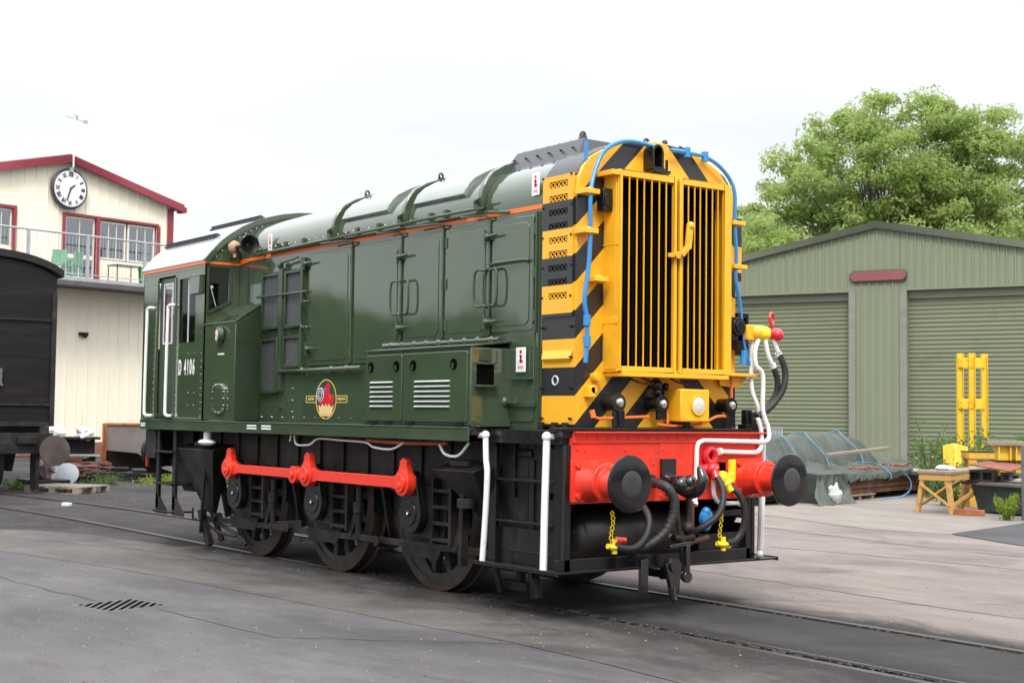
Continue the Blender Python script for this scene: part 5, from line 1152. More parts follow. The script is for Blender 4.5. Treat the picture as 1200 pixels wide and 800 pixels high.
q.box(.012,.04,-w+.1,w-.1,3.20,3.24); q.box(.012,.05,-w+.1,w-.1,1.62,1.66); q.box(.0,.05,-w+.1,w-.1,1.24,1.32)
frame(VAN, 'end_frame', q, VB2, .004)
q = MB(); q.box(.03,.10,.22,.34,1.98,2.02); q.box(.03,.09,.25,.32,2.0,2.30); frame(VAN, 'lamp_bracket', q, mat('worn_steel', (.12,.12,.12), .5, var=.3), .005)
q = MB(); q.box(-9.5,.06,-1.22,-1.05,.92,1.238); q.box(-9.5,.06,1.05,1.22,.92,1.238); q.box(-.05,.12,-1.28,1.28,.74,1.12); q.box(.12,.2,.60,.95,.92,1.05)
for k in range(8): q.cyl((.12,-.9+k*.24,.82),(.135,-.9+k*.24,.82),.02,n=6)
frame(VAN, 'underframe', q, VB2, .006)
for s in (-1,1):
    q = MB(); q.cyl((.1,s*1.2,.80),(.42,s*1.2,.80),.12,n=20); bf = frame(VAN, 'buffer', q, VB2)
    q = MB(); q.lathe([(.1,.40),(.26,.44),(.285,.46),(.28,.48),(.1,.50)], (0,s*1.2,.80), (1,0,0), 32); sub('buffer_head', q, mat('buffer_brown', (.085,.06,.048), .5, var=.3, dirt=(.04,.035,.033), damt=.4) if s < 0 else bpy.data.materials['buffer_brown'], bf)
    q = MB(); q.box(-.3,.05,*sorted((s*1.0,s*1.06)),.08,.75); frame(VAN, 'step_hanger', q, VB2)
for x in (-1.7,-7.6):
    for s in (-1,1):
        q = MB(); q.lathe_closed([(.38,-.06),(.47,-.06),(.47,.06),(.38,.06)], (x,s*.76-.02,.47), (0,1,0), 32); q.lathe([(.0,-.05),(.40,-.04),(.40,.04),(0,.05)], (x,s*.76-.02,.47), (0,1,0), 24); frame(VAN, 'wheel', q, STEELW)
        q = MB(); q.prism([(x-.5,.95),(x+.5,.95),(x+.16,.35),(x-.16,.35)], 'y', *sorted((s*.95,s*1.05))); frame(VAN, 'axle_guard', q, VB2)

# ================================================================== TREES AND PLANTS
def leaf_mat(name, c, c2, tr=.35):
    m = bpy.data.materials.new(name); m.use_nodes = True; t = m.node_tree; t.nodes.clear(); L = t.links.new
    o = t.nodes.new('ShaderNodeOutputMaterial'); d = t.nodes.new('ShaderNodeBsdfDiffuse'); a = t.nodes.new('ShaderNodeBsdfTranslucent'); mx = t.nodes.new('ShaderNodeMixShader'); mx.inputs['Fac'].default_value = tr
    tc = t.nodes.new('ShaderNodeTexCoord'); n = t.nodes.new('ShaderNodeTexNoise'); n.inputs['Scale'].default_value = .9; n.inputs['Detail'].default_value = 7; L(tc.outputs['Object'], n.inputs['Vector'])
    r = t.nodes.new('ShaderNodeValToRGB'); r.color_ramp.elements[0].position = .35; r.color_ramp.elements[1].position = .65; r.color_ramp.elements[0].color = tuple(c)+(1,); r.color_ramp.elements[1].color = tuple(c2)+(1,)
    L(n.outputs['Fac'], r.inputs['Fac']); L(r.outputs['Color'], d.inputs['Color']); L(r.outputs['Color'], a.inputs['Color']); L(d.outputs[0], mx.inputs[1]); L(a.outputs[0], mx.inputs[2]); L(mx.outputs[0], o.inputs['Surface']); return m
LEAF = leaf_mat('ash_leaves', (.29,.40,.12), (.42,.50,.19), .58)
LEAF_D = leaf_mat('dark_leaves', (.03,.06,.02), (.06,.10,.03), .3)
WEED = leaf_mat('weed_leaves', (.09,.16,.05), (.16,.25,.09), .4); WEEDB = leaf_mat('bright_leaves', (.16,.26,.03), (.28,.36,.05), .4)
BARK = mat('bark', (.08,.07,.055), .9, var=.3, vscale=4)
def tree(label, loc, crowns, nleaf, ls, leafm, th, seed, grp=None, clump=1.0, trunk_r=.3, twigs=60):
    # crowns: list of (cx,cy,cz,rx,ry,rz,weight) relative to loc
    t = empty('tree', label, 'tree', loc, 0, grp); rr = random.Random(seed)
    q = MB(); q.tube([(0,0,-.1),(.1,.05,th*.5),(0,0,th)], lambda u: trunk_r*(1-.35*u), 10); tips = []
    tw = sum(c[6] for c in crowns); cl = []
    for c in crowns:
        for i in range(int(twigs*c[6]/tw)):
            while True:
                p = Vector((rr.uniform(-1,1), rr.uniform(-1,1), rr.uniform(-1,1)))
                if .45 < p.length < 1: break
            p = p.normalized()*(p.length**.6)
            cl.append((Vector((c[0]+p.x*c[3], c[1]+p.y*c[4], c[2]+p.z*c[5])), rr.uniform(.55,1.15)*clump, Vector((c[0],c[1],c[2]-c[5]*.8))))
    for cpt, r, base in cl[::2]:
        m_ = Vector((0,0,th*.75)).lerp(cpt, .5)+Vector((rr.uniform(-.5,.5), rr.uniform(-.5,.5), rr.uniform(-.3,.8)))
        q.tube([(0,0,th*.7),m_,cpt], lambda u: max(.015, trunk_r*.32*(1-u)**1.2), 5)
    frame(t, 'trunk', q, BARK)
    q = MB(); per = nleaf//len(cl)
    for cpt, r, base in cl:
        for i in range(per):
            d = Vector((rr.gauss(0,1), rr.gauss(0,1), rr.gauss(0,.8))).normalized()*r*rr.random()**.45
            p = cpt+Vector((d.x*1.15, d.y*1.15, d.z*.75-.12*r)); n = (d.normalized()+Vector((rr.gauss(0,.6), rr.gauss(0,.6), rr.gauss(.5,.6)))).normalized()
            a = n.orthogonal().normalized(); b = n.cross(a); th_ = rr.uniform(0, 6.28); u = a*math.cos(th_)+b*math.sin(th_); v = n.cross(u); s_ = ls*rr.uniform(.6,1.3)
            q.add([p-u*s_, p-v*s_*.42, p+u*s_, p+v*s_*.42], [(0,1,2,3)])
    me = bpy.data.meshes.new('crown'); me.from_pydata(q.v, [], q.f); me.materials.append(leafm); o = bpy.data.objects.new('crown', me); COL.objects.link(o); o.parent = t
    return t
tree('large spreading bright green tree rising behind the green shed', (-36.3,49.0,0), [(.2,.2,13.9,4.6,4.4,4.0,4),(-1.6,-1.6,13.4,4.2,4.0,3.4,1.5),(3.0,2.8,13.2,4.4,4.2,3.9,2.6),(.6,.8,9.8,6.9,6.4,3.0,2.6),(5.2,5.6,12.4,3.4,3.4,3.6,1.8),(-3.6,-3.6,10.6,2.8,2.8,2.6,1)], 130000, .125, LEAF, 8, 5, clump=.85, trunk_r=.42, twigs=620)
tree('smaller light green tree half hidden behind the locomotive nose', (-36.5,39.5,0), [(0,0,8.6,2.9,3.0,2.4,1),(1.0,.6,6.4,3.2,3.2,1.8,.6)], 18000, .13, LEAF, 5, 8, clump=.8, trunk_r=.25, twigs=110)
rr = random.Random(11)
for i, (az, d, h) in enumerate(((188,64,7.2),(194,60,6.2),(199,61,7.6),(203.5,57,6.4),(208,60,8.0),(212,56,6.6),(216.5,60,7.2),(221,57,5.8),(226,60,7.0),(236,56,7),(20,60,7),(28,56,8),(36,60,7.5),(44,56,8.5),(53,60,7),(62,56,8))):
    x, y = -3+d*math.cos(R(az)), d*math.sin(R(az))
    tree('dark green tree in the far row across the yard, behind the camera', (x,y,0), [(0,0,h*.52,4.6,4.6,h*.42,1)], 3000, .5, LEAF_D, h*.5, 20+i, 'trees across the yard', 1.6, .3, 30)
def plant(label, loc, rx, ry, h, n, ls, m_, seed, nm='bush', cat='bush', stems=10, grp=None, fall=.6):
    t = empty(nm, label, cat, loc, 0, grp); rr = random.Random(seed); q = MB(); L_ = MB()
    for i in range(stems):
        a = rr.uniform(0, 6.28); k = rr.uniform(.3,1); tip = Vector((rx*k*math.cos(a), ry*k*math.sin(a), h*rr.uniform(.55,1)*(1-.3*k))); mid = tip*.5+Vector((0,0,h*.1))
        q.tube([(tip.x*.15,tip.y*.15,-.02), mid, tip], lambda u: .012*(1-.6*u)*max(1, h), 4)
        for j in range(n//stems):
            u = rr.random()**fall; p = Vector((tip.x*.15,tip.y*.15,0)).lerp(tip, u)+Vector((rr.gauss(0,.10), rr.gauss(0,.10), rr.gauss(0,.08)))*max(rx,ry,.3)
            p.z = max(p.z, .02); d = Vector((rr.gauss(0,1), rr.gauss(0,1), rr.gauss(.4,.7))).normalized(); aa = d.orthogonal().normalized(); b = d.cross(aa); s_ = ls*rr.uniform(.6,1.4)
            th_ = rr.uniform(0,6.28); u2 = aa*math.cos(th_)+b*math.sin(th_); v2 = d.cross(u2); L_.add([p-u2*s_, p-v2*s_*.4, p+u2*s_, p+v2*s_*.4], [(0,1,2,3)])
    frame(t, 'stems', q, mat_stem); me = bpy.data.meshes.new('foliage'); me.from_pydata(L_.v, [], L_.f); me.materials.append(m_); o = bpy.data.objects.new('foliage', me); COL.objects.link(o); o.parent = t; return t
mat_stem = mat('stem', (.10,.13,.05), .8)

# ================================================================== YARD CLUTTER, right
TARP = mat('tarpaulin', (.036,.046,.036), .5, var=.25, vscale=1.6, dirt=(.07,.078,.063), damt=.4, dscale=1.8, bump=1, bscale=6)
ROPE = mat('blue_rope', (.10,.27,.42), .7, var=.1)
WOODP = mat('weathered_wood', (.24,.19,.15), .8, var=.3, vscale=4, stretch=(1,8,8))
def tarp(o, prof_fn, L0, L1, n, m_, seed, amp=.05):
    rr = random.Random(seed); vs = []; K = len(prof_fn(0))
    for i in range(n+1):
        u = i/n; y = L0+(L1-L0)*u
        for j, (x, z) in enumerate(prof_fn(u)):
            w_ = mnoise.noise(Vector((x*1.6, y*1.3, seed)))*amp+mnoise.noise(Vector((x*5, y*4, seed+9)))*amp*1.0+abs(mnoise.noise(Vector((x*2, y*7, seed+3))))*amp*1.5
            vs.append((x+w_, y+w_*.5, max(.01, z+w_)))
    q = MB(); q.add(vs, [(i*K+j, i*K+j+1, (i+1)*K+j+1, (i+1)*K+j) for i in range(n) for j in range(K-1)]); q.add([], [])
    c0 = [tuple(vs[j]) for j in range(K)]; c1 = [tuple(vs[n*K+j]) for j in range(K)]
    q.add(c0+[(c0[-1][0],c0[-1][1],.01),(c0[0][0],c0[0][1],.01)], [tuple(range(K+2))]); q.add(c1+[(c1[-1][0],c1[-1][1],.01),(c1[0][0],c1[0][1],.01)], [tuple(range(K+2))])
    return frame(o, 'tarpaulin', q, m_, smooth=60), vs, K
# back pile: long ridge
PA = empty('covered_stack', 'tall ridge shaped pile under a dark tarpaulin tied with blue ropes by the shed', 'covered pile', (-10.3, 12.0, 0), R(13))
def pa(u):
    h = 1.16+.12*u-.45*max(0, u-.9)*10*.5; return [(.75,.0),(.70,.25*h),(.45,.60*h),(.10,.92*h),(-.15,1.0*h),(-.5,.9*h),(-.9,.5*h),(-1.1,0)]
tp, vs, K = tarp(PA, pa, -1.6, 4.1, 40, TARP, 3, .06)
for u in (.18,.36,.55,.80):
    i = int(u*40); q = MB(); q.tube([Vector(vs[(i+j//2)*K+j])+Vector((.015,0,.02)) for j in range(1, 7)], .010, 6); frame(PA, 'rope', q, ROPE)
# front pile: flat stack of sheets
PB = empty('covered_stack', 'low flat stack of rusty steel sheets under a sagging green tarpaulin', 'covered pile', (-9.15, 12.9, 0), R(16))
def pb(u): return [(.10,.40+.02*math.sin(u*23)),(.06,.50),(-.4,.56),(-1.0,.66),(-1.35,.60),(-1.5,.3)]
tp, vs, K = tarp(PB, pb, -.9, 5.6, 90, TARP, 7, .07)
q = MB()
for k in range(9): q.box(-1.4,.04-.012*(k%3),-.5+.04*(k%2),5.5,.13+k*.037,.155+k*.037)
frame(PB, 'steel_sheets', q, RUSTY)
q = MB()
for k in range(3): q.box(-1.0,.10,.1+k*.6,.2+k*.6,.02,.11)
q.box(.04,.12,0,1.45,.095,.12); q.box(.04,.12,0,1.45,.0,.02); frame(PB, 'pallet', q, WOODP, .003)
q = MB(); fv = []
for i in range(40):
    for j in range(9):
        u = i/39; v = j/8; y = -1.15+u*1.25; x = .10+.07*math.sin(u*31+math.sin(u*9)*2)*v**.7+.25*v*v+.05*math.sin(u*13+4)*v; z = .53*(1-v)**1.05+.008+.05*math.sin(i*.9+j)*v*(1-v)*2; fv.append((x+random.uniform(-.012,.012), y-.35*v*(1-u)+.05*math.sin(v*6+u*5), z))
q.add(fv, [(i*9+j,i*9+j+1,(i+1)*9+j+1,(i+1)*9+j) for i in range(39) for j in range(8)]); frame(PB, 'hanging_fold', q, TARP, smooth=50)
for u in (.5,.85):
    i = int(u*90); q = MB(); q.tube([Vector(vs[i*K+j])+Vector((0,0,.025)) for j in range(0, 5)], .010, 6); frame(PB, 'rope', q, ROPE)
q = MB(); q.tube([rot for rot in [(.14,2.9,.46),(.22,3.0,.3),(.25,2.85,.12),(.3,2.2,.02),(.28,1.6,.015),(.32,1.2,.012)]], .014, 6); frame(PB, 'rope', q, ROPE)
def plank(nm, label, p0, p1, w, h, m_, cat='plank', grp=None):
    c = (Vector(p0)+Vector(p1))/2; q = MB(); q.bar(Vector(p0)-c, Vector(p1)-c, w, h); o = obj(nm, q, m_, None, c, bevel=.008); tag(o, label, cat, grp); return o
plank('timber_plank', 'long grey plank lying across the tarpaulin between both piles', (-9.75,13.25,.86), (-10.05,15.5,.98), .10, .06, WOODP)
plank('timber_plank', 'short grey plank on the right of the low tarpaulin', (-10.1,16.3,.74), (-9.95,17.2,.78), .2, .06, WOODP)
BRK = mat('broken_brick', (.25,.09,.06), .85, var=.4, vscale=9)
def rubble(nm, label, loc, n, r, m_, cat, seed):
    rr = random.Random(seed); q = MB()
    for i in range(n):
        c = (rr.uniform(-1,1)*.25, rr.uniform(-1,1)*.35, r*.6+rr.uniform(0,.03)); q.obox(c, (r*2*rr.uniform(.6,1.2), r*3*rr.uniform(.6,1.2), r*1.1), Matrix.Rotation(rr.uniform(0,3), 3, 'Z')@Matrix.Rotation(rr.uniform(-.4,.4), 3, 'X'))
    return tag(obj(nm, q, m_, None, loc, bevel=.008), label, cat)
rubble('wood_offcuts', 'heap of reddish wood offcuts weighting the low tarpaulin', (-9.35,13.9,.58), 9, .035, BRK, 'offcuts', 4)
rubble('broken_bricks', 'small red brick lumps on the low tarpaulin near its right end', (-9.85,15.5,.60), 6, .04, BRK, 'bricks', 5)
plank('timber_block', 'pale sawn wood end poking over the low tarpaulin edge', (-9.45,15.5,.56), (-9.2,15.75,.52), .09, .06, mat('pale_wood', (.55,.45,.30), .7, var=.1), 'wood block')
BAGM = mat('printed_bag', (.50,.50,.47), .5, var=.2, dirt=(.16,.26,.42), dscale=9, damt=.45)
q = MB(); q.ball((0,0,.17), .16, (.8,.9,1.15), 18, 12); q.v = [tuple(Vector((p[0]*(1.25-p[2]*1.6), p[1]*(1.25-p[2]*1.6), max(0, p[2])))*(1+.35*mnoise.noise(Vector(p)*9))) for p in q.v]
tag(obj('plastic_bag', q, BAGM, None, (-8.75,12.3,.0)), 'crumpled white and blue plastic bag leaning on the low stack', 'bag')
q = MB()
for i in range(12): q.box(-.02,.02,i*.13-.02,i*.13+.005,0,1.0)
for z in (0,.5,.98): q.box(-.02,.02,-.02,1.45,z,z+.03)
q.box(-.8,-.78,0,1.45,0,1.0)
CG = tag(obj('mesh_cage', q, GALV, None, (-13.9,15.4,.35)), 'grey metal mesh cage behind the tarpaulin covered ridge', 'cage')
CG.rotation_euler.z = R(10)
# small wheeled frame under the far buffer
q = MB(); q.box(-.3,.3,-.5,.5,.18,.26)
for a in (-.25,.25):
    for b in (-.4,.4): q.cyl((a,b-.03,.10),(a,b+.03,.10),.10,n=14)
tag(obj('wheeled_frame', q, BLACK_D, None, (-9.3,11.0,0)), 'low dark wheeled frame beside the tarpaulin, under the far buffer', 'trolley')
# yellow steel frame
YST = mat('yellow_steel', (.78,.52,.03), .45, var=.1, dirt=(.45,.25,.04), damt=.25, dscale=3)
YF = empty('yellow_gantry', 'tall yellow steel gantry standing in front of the right roller door', 'gantry', (-10.05,17.95,0), R(48))
P4 = {'a':(-.03,0),'b':(.19,-.12),'c':(.50,.10)}
for x, y in P4.values():
    q = MB(); q.box(x-.065,x+.065,y-.005,y+.005,0,3.0); q.box(x-.065,x-.055,y-.07,y+.07,0,3.0); q.box(x+.055,x+.065,y-.07,y+.07,0,3.0); frame(YF, 'upright', q, YST)
q = MB()
for z in (2.80,1.92,.9):
    q.bar((-.06,-.02,z),(.19,-.14,z),.03,.22); q.bar((.19,-.14,z),(.50,.08,z),.03,.22)
    for x, y in ((-.02,-.06),(.12,-.12),(.25,-.10),(.38,.03)): q.ball((x,y-.03,z+.05),.018,n=6,k=4); q.ball((x,y-.03,z-.05),.018,n=6,k=4)
for cq in clusters(q): frame(YF, 'crossbeam', cq, YST)
q = MB(); q.bar((-8.28,15.32,.05),(-8.45,15.5,1.06),.42,.30,(1,0,0)); o = tag(obj('steel_block', q, YST, None, None, bevel=.02), 'short leaning yellow steel post between trestle and shed', 'steel block')
# yellow table frame
YT = empty('steel_table', 'orange yellow steel table frame with dark top edge behind the trestle', 'table frame', (-7.1,14.4,0), R(52))
q = MB(); q.box(-.3,.65,-.25,.25,.86,.985); frame(YT, 'top_beam', q, mat('orange_steel', (.66,.36,.05), .5, var=.15, dirt=(.3,.17,.06), damt=.3), .01)
q = MB(); q.box(-.31,.66,-.26,.26,.986,1.0); frame(YT, 'top_plate', q, BLACK_D)
for x in (-.22,.55):
    for y in (-.18,.18): q = MB(); q.box(x-.07,x+.07,y-.05,y+.05,0,.86); frame(YT, 'leg', q, bpy.data.materials['orange_steel'], .006)
# wooden trestle
TR = empty('wooden_trestle', 'worn yellow ochre wooden trestle with crossed braces and plank top', 'trestle', (-6.29,11.93,0), R(97))
OCH = mat('ochre_wood', (.50,.29,.08), .7, var=.25, vscale=5, dirt=(.25,.14,.07), damt=.4, dscale=5)
q = MB(); q.hexa([(-.05,-.32,.66),(1.75,-.25,.70),(1.75,.22,.70),(-.05,.3,.66),(-.05,-.32,.71),(1.75,-.25,.74),(1.75,.22,.74),(-.05,.3,.71)]); frame(TR, 'top', q, WOODP, .005)
q = MB(); q.box(-.02,1.7,-.29,-.25,.56,.66); frame(TR, 'top_rail', q, OCH, .004); q = MB(); q.bar((-.01,-.3,.6),(-.01,.28,.6),.04,.1); frame(TR, 'top_rail', q, OCH, .004)
for xe in (.0, 1.45):
    for s in (-1,1): q = MB(); q.bar((xe,s*.32,0),(xe+.03,s*.22,.62),.075,.085,(1,0,0)); frame(TR, 'leg', q, OCH, .004)
    for s in (-1,1): q = MB(); q.bar((xe-.03*s,-.28*s,.14),(xe-.03*s,.24*s,.48),.03,.055,(1,0,0)); frame(TR, 'cross_brace', q, OCH, .003)
for s in (-1,1): q = MB(); q.bar((.1,s*.29,.15),(1.35,s*.25,.5),.03,.06); frame(TR, 'cross_brace', q, OCH, .003)
q = MB(); q.ball((0,0,.04),.13,(1,1,.45),12,6); q.ball((.12,.05,.03),.09,(1,1,.5),10,6)
RAG = tag(obj('rag', q, mat('rag', (.5,.47,.50), .9, var=.35, vscale=20, bump=.6, bscale=25), None, (-6.32,12.2,.71)), 'crumpled pale rag lying on the trestle top', 'rag')
# tank bench
TK = empty('steel_tank', 'dark green steel tank with a flat overhanging lid behind the trestle', 'tank', (-6.15,12.75,0), R(-8))
TKM = mat('tank_green', (.028,.045,.042), .55, var=.3, dirt=(.09,.07,.055), damt=.4, dscale=3)
q = MB(); q.hexa([(.10,.05,.03),(1.0,.05,.03),(1.0,.75,.03),(.10,.75,.03),(0,0,.47),(1.05,0,.47),(1.05,.8,.47),(0,.8,.47)]); q.box(.0,1.05,-.015,0,.42,.47); frame(TK, 'body', q, TKM, .008)
q = MB(); q.box(-.16,1.12,-.08,.85,.47,.525); frame(TK, 'lid', q, mat('tank_lid', (.12,.105,.10), .7, var=.25), .008)
plank('angle_iron', 'short rusty angle bar lying on the concrete before the dark tank', (-5.93,11.97,.055), (-5.43,12.07,.055), .05, .10, mat('orange_rust', (.34,.11,.04), .85, var=.4, vscale=7), 'angle bar')
t = empty('concrete_block', 'dark hollow concrete block on the tank lid', 'concrete block', (-5.93,12.75,.527), R(20))
q = MB(); q.panel('y', -.1, .1, [-.22,-.17,-.03,.03,.17,.22], [0,.04,.16,.20], lambda i, j: i in (1,3) and j == 1); q.box(-.17,.17,-.01,.01,.04,.16); frame(t, 'block', q, BLACK_D, smooth=0)
t = empty('concrete_block', 'lower grey hollow block near the leaning red sheet on the tank lid', 'concrete block', (-5.45,12.95,.527), R(-10))
q = MB(); q.panel('y', -.1, .1, [-.22,-.17,-.03,.03,.17,.22], [0,.04,.13,.17], lambda i, j: i in (1,3) and j == 1); frame(t, 'block', q, mat('block_grey', (.12,.12,.115), .85, var=.3), smooth=0)
q = MB(); q.hexa([(-.45,-.25,.0),(.35,-.28,-.09),(.38,.2,.0),(-.4,.25,.05),(-.45,-.25,.02),(.35,-.28,-.07),(.38,.2,.02),(-.4,.25,.07)])
tag(obj('rusty_sheet', q, mat('red_rust', (.22,.07,.05), .8, var=.35), None, (-5.75,13.0,.80)), 'reddish rusty bent sheet resting across the hollow blocks', 'metal sheet')
q = MB(); q.ball((0,0,.04),.10,(1.5,1,.5),8,5); tag(obj('sack', q, mat('sacking', (.25,.22,.17), .9, var=.3), None, (-5.25,12.8,.525)), 'small crumpled grey brown sack on the right of the tank lid', 'sack')
t = empty('beam_section', 'yellow steel beam offcut carrying a board, beside the grey post', 'beam offcut', (-5.9,13.45,0), R(55))
for x in (-.1,.2):
    q = MB(); q.box(x-.10,x+.10,-.015,.015,.62,1.13); q.box(x-.11,x-.09,-.1,.1,.62,1.13); q.box(x+.09,x+.11,-.1,.1,.62,1.13); frame(t, 'beam', q, YST, .003)
q = MB(); q.box(-.25,.35,-.14,.14,.86,.885); q.box(-.25,.35,-.14,.14,.0,.62); frame(t, 'stand', q, BLACK_D)
plank('board', 'grey weathered board lying on top of the yellow beam offcut', (-6.15,13.15,1.17), (-5.45,14.05,1.17), .3, .07, WOODP, 'board')
t = empty('grey_post', 'thick grey steel post with rows of bolt holes at the right edge', 'post', (-4.55,12.0,0), R(35))
q = MB(); q.box(-.13,.35,-.08,.08,0,1.18); frame(t, 'post', q, mat('post_grey', (.11,.10,.11), .6, var=.25, dirt=(.06,.05,.05), damt=.4), .01)
q = MB()
for k in range(5): q.cyl((-.05,-.082,.15+k*.22),(-.05,-.075,.15+k*.22),.022,n=10); q.cyl((.2,-.082,.15+k*.22),(.2,-.075,.15+k*.22),.022,n=10)
frame(t, 'bolt_hole', q, DARK)
plant('bright yellow green weed growing at the foot of the grey post', (-4.72,11.62,0), .26,.26,.55, 1300, .022, WEEDB, 31, 'weed', 'weed', 14)
plant('sprawling green buddleia bush growing around the tall yellow frame', (-9.3,17.2,0), 1.1,1.1,1.5, 3600, .045, WEED, 32, stems=26)
plant('tall thin green bush to the right of the tall yellow frame', (-8.4,17.9,0), 1.3,1.0,1.7, 3000, .045, WEED, 33, stems=24)
plant('slender green sapling left of the tall yellow frame', (-9.4,15.95,0), .6,.5,1.9, 420, .042, WEED, 34, stems=8)
plant('low green bush between the trestle and the yellow table frame', (-7.5,13.9,0), .6,.5,1.15, 1400, .032, WEED, 35, stems=14)

# ================================================================== YARD CLUTTER, left
HD = empty('rusty_hood', 'large rusty steel hood, orange on its left face and grey on its front', 'steel hood', (-24.0,4.28,0), R(68))
q = MB(); q.add([(0,0,.0),(0,0,1.22),(1.7,0,1.20),(1.7,0,.05),(1.25,0,.22),(.75,0,.55),(0,0,.62)], [(6,5,4,3,2,1)]); q.add([(0,0,1.22),(1.7,0,1.20),(1.7,1.3,1.20),(0,1.3,1.22)], [(0,1,2,3)]); q.add([(1.7,0,1.2),(1.7,1.3,1.2),(1.7,1.3,.05),(1.7,0,.05)], [(0,1,2,3)]); q.add([(0,1.3,0),(1.7,1.3,0),(1.7,1.3,1.2),(0,1.3,1.22)], [(0,1,2,3)])
frame(HD, 'front_plate', q, mat('hood_grey', (.17,.155,.15), .6, var=.2, dirt=(.22,.075,.03), damt=.35, dscale=1.5), smooth=0).modifiers.new('thick','SOLIDIFY').thickness = .03
q = MB(); q.box(-.05,-.02,-.35,1.3,0,1.24); q.box(-.05,.04,-.04,0.03,0,1.25); q.box(0,1.7,-.03,.03,1.2,1.26); frame(HD, 'side_plate', q, mat('bright_rust', (.40,.13,.035), .9, var=.5, vscale=4, dirt=(.14,.07,.05), damt=.35, dscale=3, bump=.5), .006)
JB = empty('steel_girder', 'black steel girder stack standing left of the rusty hood', 'girder', (-23.6,3.2,0), R(70))
q = MB(); q.box(-.1,.75,-.1,.35,.0,.3); q.box(-.0,.68,-.05,.3,.30,.50); q.box(-.12,.78,-.15,.4,.50,.55); q.box(.0,.66,.08,.16,.55,.88); q.box(-.12,.78,-.12,.36,.88,.94); frame(JB, 'girder', q, BLACK_D, .006)
q = MB(); q.box(-.13,.79,-.16,-.12,.50,.545); frame(JB, 'bright_edge', q, GALV)
def bag(label, loc, r, m_, seed, sc=(1,1,.7), cat='bag', nm='plastic_bag'):
    rr = random.Random(seed); q = MB(); q.ball((0,0,0), r, sc, 26, 18); q.v = [tuple(Vector(p)*(1+.25*mnoise.noise(Vector(p)*11+Vector((seed,3,1))))*(1+.45*mnoise.noise(Vector(p)*3.2/r*.6+Vector((seed,0,0))))) for p in q.v]
    return tag(obj(nm, q, m_, None, loc), label, cat)
PINK = mat('pale_pink_bag', (.62,.50,.50), .6, var=.15, vscale=5, bump=.5, bscale=10); WBAG = mat('white_bag', (.72,.73,.76), .5, var=.12, vscale=6, bump=.5, bscale=12)
bag('white plastic bag on top of the black girder, leftmost', (-23.8,3.0,1.0), .24, WBAG, 3); bag('white plastic bag on top of the black girder, next to the orange rust', (-23.5,3.6,1.0), .2, WBAG, 6)
bag('pale pink sack slumped beside the van buffer', (-19.9,1.55,.62), .42, PINK, 9, (.8,.6,1.1), 'sack', 'sack')
q = MB(); q.box(-.5,.45,-.4,.4,0,.16); tag(obj('crate', q, BLACK_D, None, (-20.0,1.55,0), bevel=.02), 'low black crate under the pale pink sack', 'crate')
q = MB(); q.lathe([(.02,0),(.23,.0),(.25,.03),(.23,.04),(.02,.07)], (0,0,0), (1,-.45,.55), 28); tag(obj('tank_end', q, mat('pale_grey_enamel', (.42,.46,.52), .4, var=.08), None, (-20.4,2.15,.22)), 'oval pale grey lid leaning behind the wooden pallet', 'lid')
RR_ = mat('red_brown_scrap', (.14,.06,.05), .8, var=.4, vscale=4)
q = MB()
rr = random.Random(14)
for i in range(34): q.obox((rr.uniform(-.7,.9), rr.uniform(-.9,.9), rr.uniform(.05,.5)), (rr.uniform(.2,.8), rr.uniform(.05,.25), rr.uniform(.03,.12)), Matrix.Rotation(rr.uniform(0,3),3,'Z')@Matrix.Rotation(rr.uniform(-.3,.3),3,'X'))
SCR = tag(obj('scrap_heap', q, RR_, None, (-22.6,3.0,0), bevel=.01), 'heap of red brown and dark scrap metal below the black girder', 'scrap heap', kind='stuff')
q = MB()
for i in range(14): q.obox((rr.uniform(-.9,1.3), rr.uniform(-.9,1.6), rr.uniform(.04,.25)), (rr.uniform(.3,1.1), rr.uniform(.08,.3), rr.uniform(.05,.15)), Matrix.Rotation(rr.uniform(0,3),3,'Z'))
tag(obj('scrap_pieces', q, BLACK_D, None, (-22.3,3.6,0), bevel=.008), 'dark flat scrap pieces lying before the rusty hood', 'scrap', kind='stuff')
PL = empty('wooden_pallet', 'flat grey brown wooden pallet lying on the cinders beside the van', 'pallet', (-18.3,1.45,-.022), R(35))
q = MB()
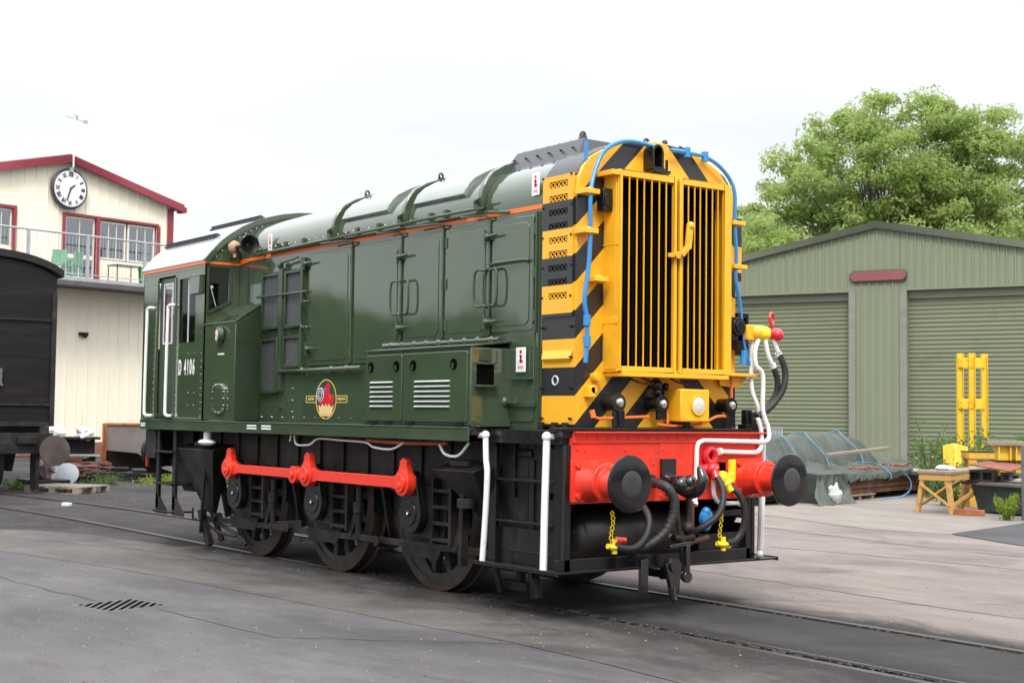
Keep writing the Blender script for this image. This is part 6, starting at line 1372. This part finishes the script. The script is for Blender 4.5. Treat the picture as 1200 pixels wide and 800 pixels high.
for i in range(7):
    q = MB(); q.box(-.6+i*.18,-.6+i*.18+.13,-.5,.5,.12,.142); frame(PL, 'board', q, mat('pallet_wood', (.26,.22,.18), .85, var=.25, vscale=4, stretch=(8,1,8)) if i == 0 else bpy.data.materials['pallet_wood'], .003)
for y in (-.5,-.05,.4):
    q = MB(); q.box(-.6,.61,y,y+.1,.10,.12); q.box(-.6,.61,y,y+.1,0,.02)
    for x in (-.6,-.05,.47): q.box(x,x+.14,y,y+.1,.02,.10)
    frame(PL, 'bearer', q, bpy.data.materials['pallet_wood'], .003)
q = MB(); q.obox((0,0,.03),(.16,.10,.07),Matrix.Rotation(.5,3,'Z')); tag(obj('white_stone', q, mat('white_stone', (.55,.55,.52), .8, var=.1), None, (-14.4,.10,-.02), bevel=.02), 'single whitish stone lying on the cinders between the rails', 'stone')
plank('sleeper', 'old dark timber lying behind the locomotive cab steps', (-20.5,5.1,.03), (-19.6,6.0,.03), .22, .12, BLACK_D)
q = MB()
for i in range(9): q.box(-.45+i*.1,-.36+i*.1,-.1,.1,0,1.4)
tag(obj('brick_pier', q, mat('pier_brick', (.30,.13,.10), .85, var=.3, vscale=8), None, (-36.6,10.6,0)), 'red brick pier at the foot of the cream building', 'brick pier')
for i, (x, y, r, h, n) in enumerate(((-20.6,3.0,.7,.28,500),(-20.0,4.0,.8,.3,700),(-19.0,4.9,.8,.22,600),(-17.0,4.7,.9,.16,500),(-19.6,.9,.5,.22,300),(-10.9,3.0,.6,.14,260),(-13.2,4.6,1.0,.14,500))):
    plant(('low weeds at the foot of the black girder','low weeds in front of the rusty hood','low weeds right of the rusty hood','thin weeds on the cinders behind the cab steps','low weeds by the van wheel','sparse weeds beyond the locomotive cab','thin weeds seen between the cab steps')[i], (x,y,-.05), r, r*.7, h, n, .035, WEEDB if i % 2 else WEED, 50+i, 'weeds', 'weeds', 12, fall=1)
bag('small yellow bag behind the rear sand box', (-11.6,1.7,.10), .12, YELLOWB, 12, (.7,.7,1.2))
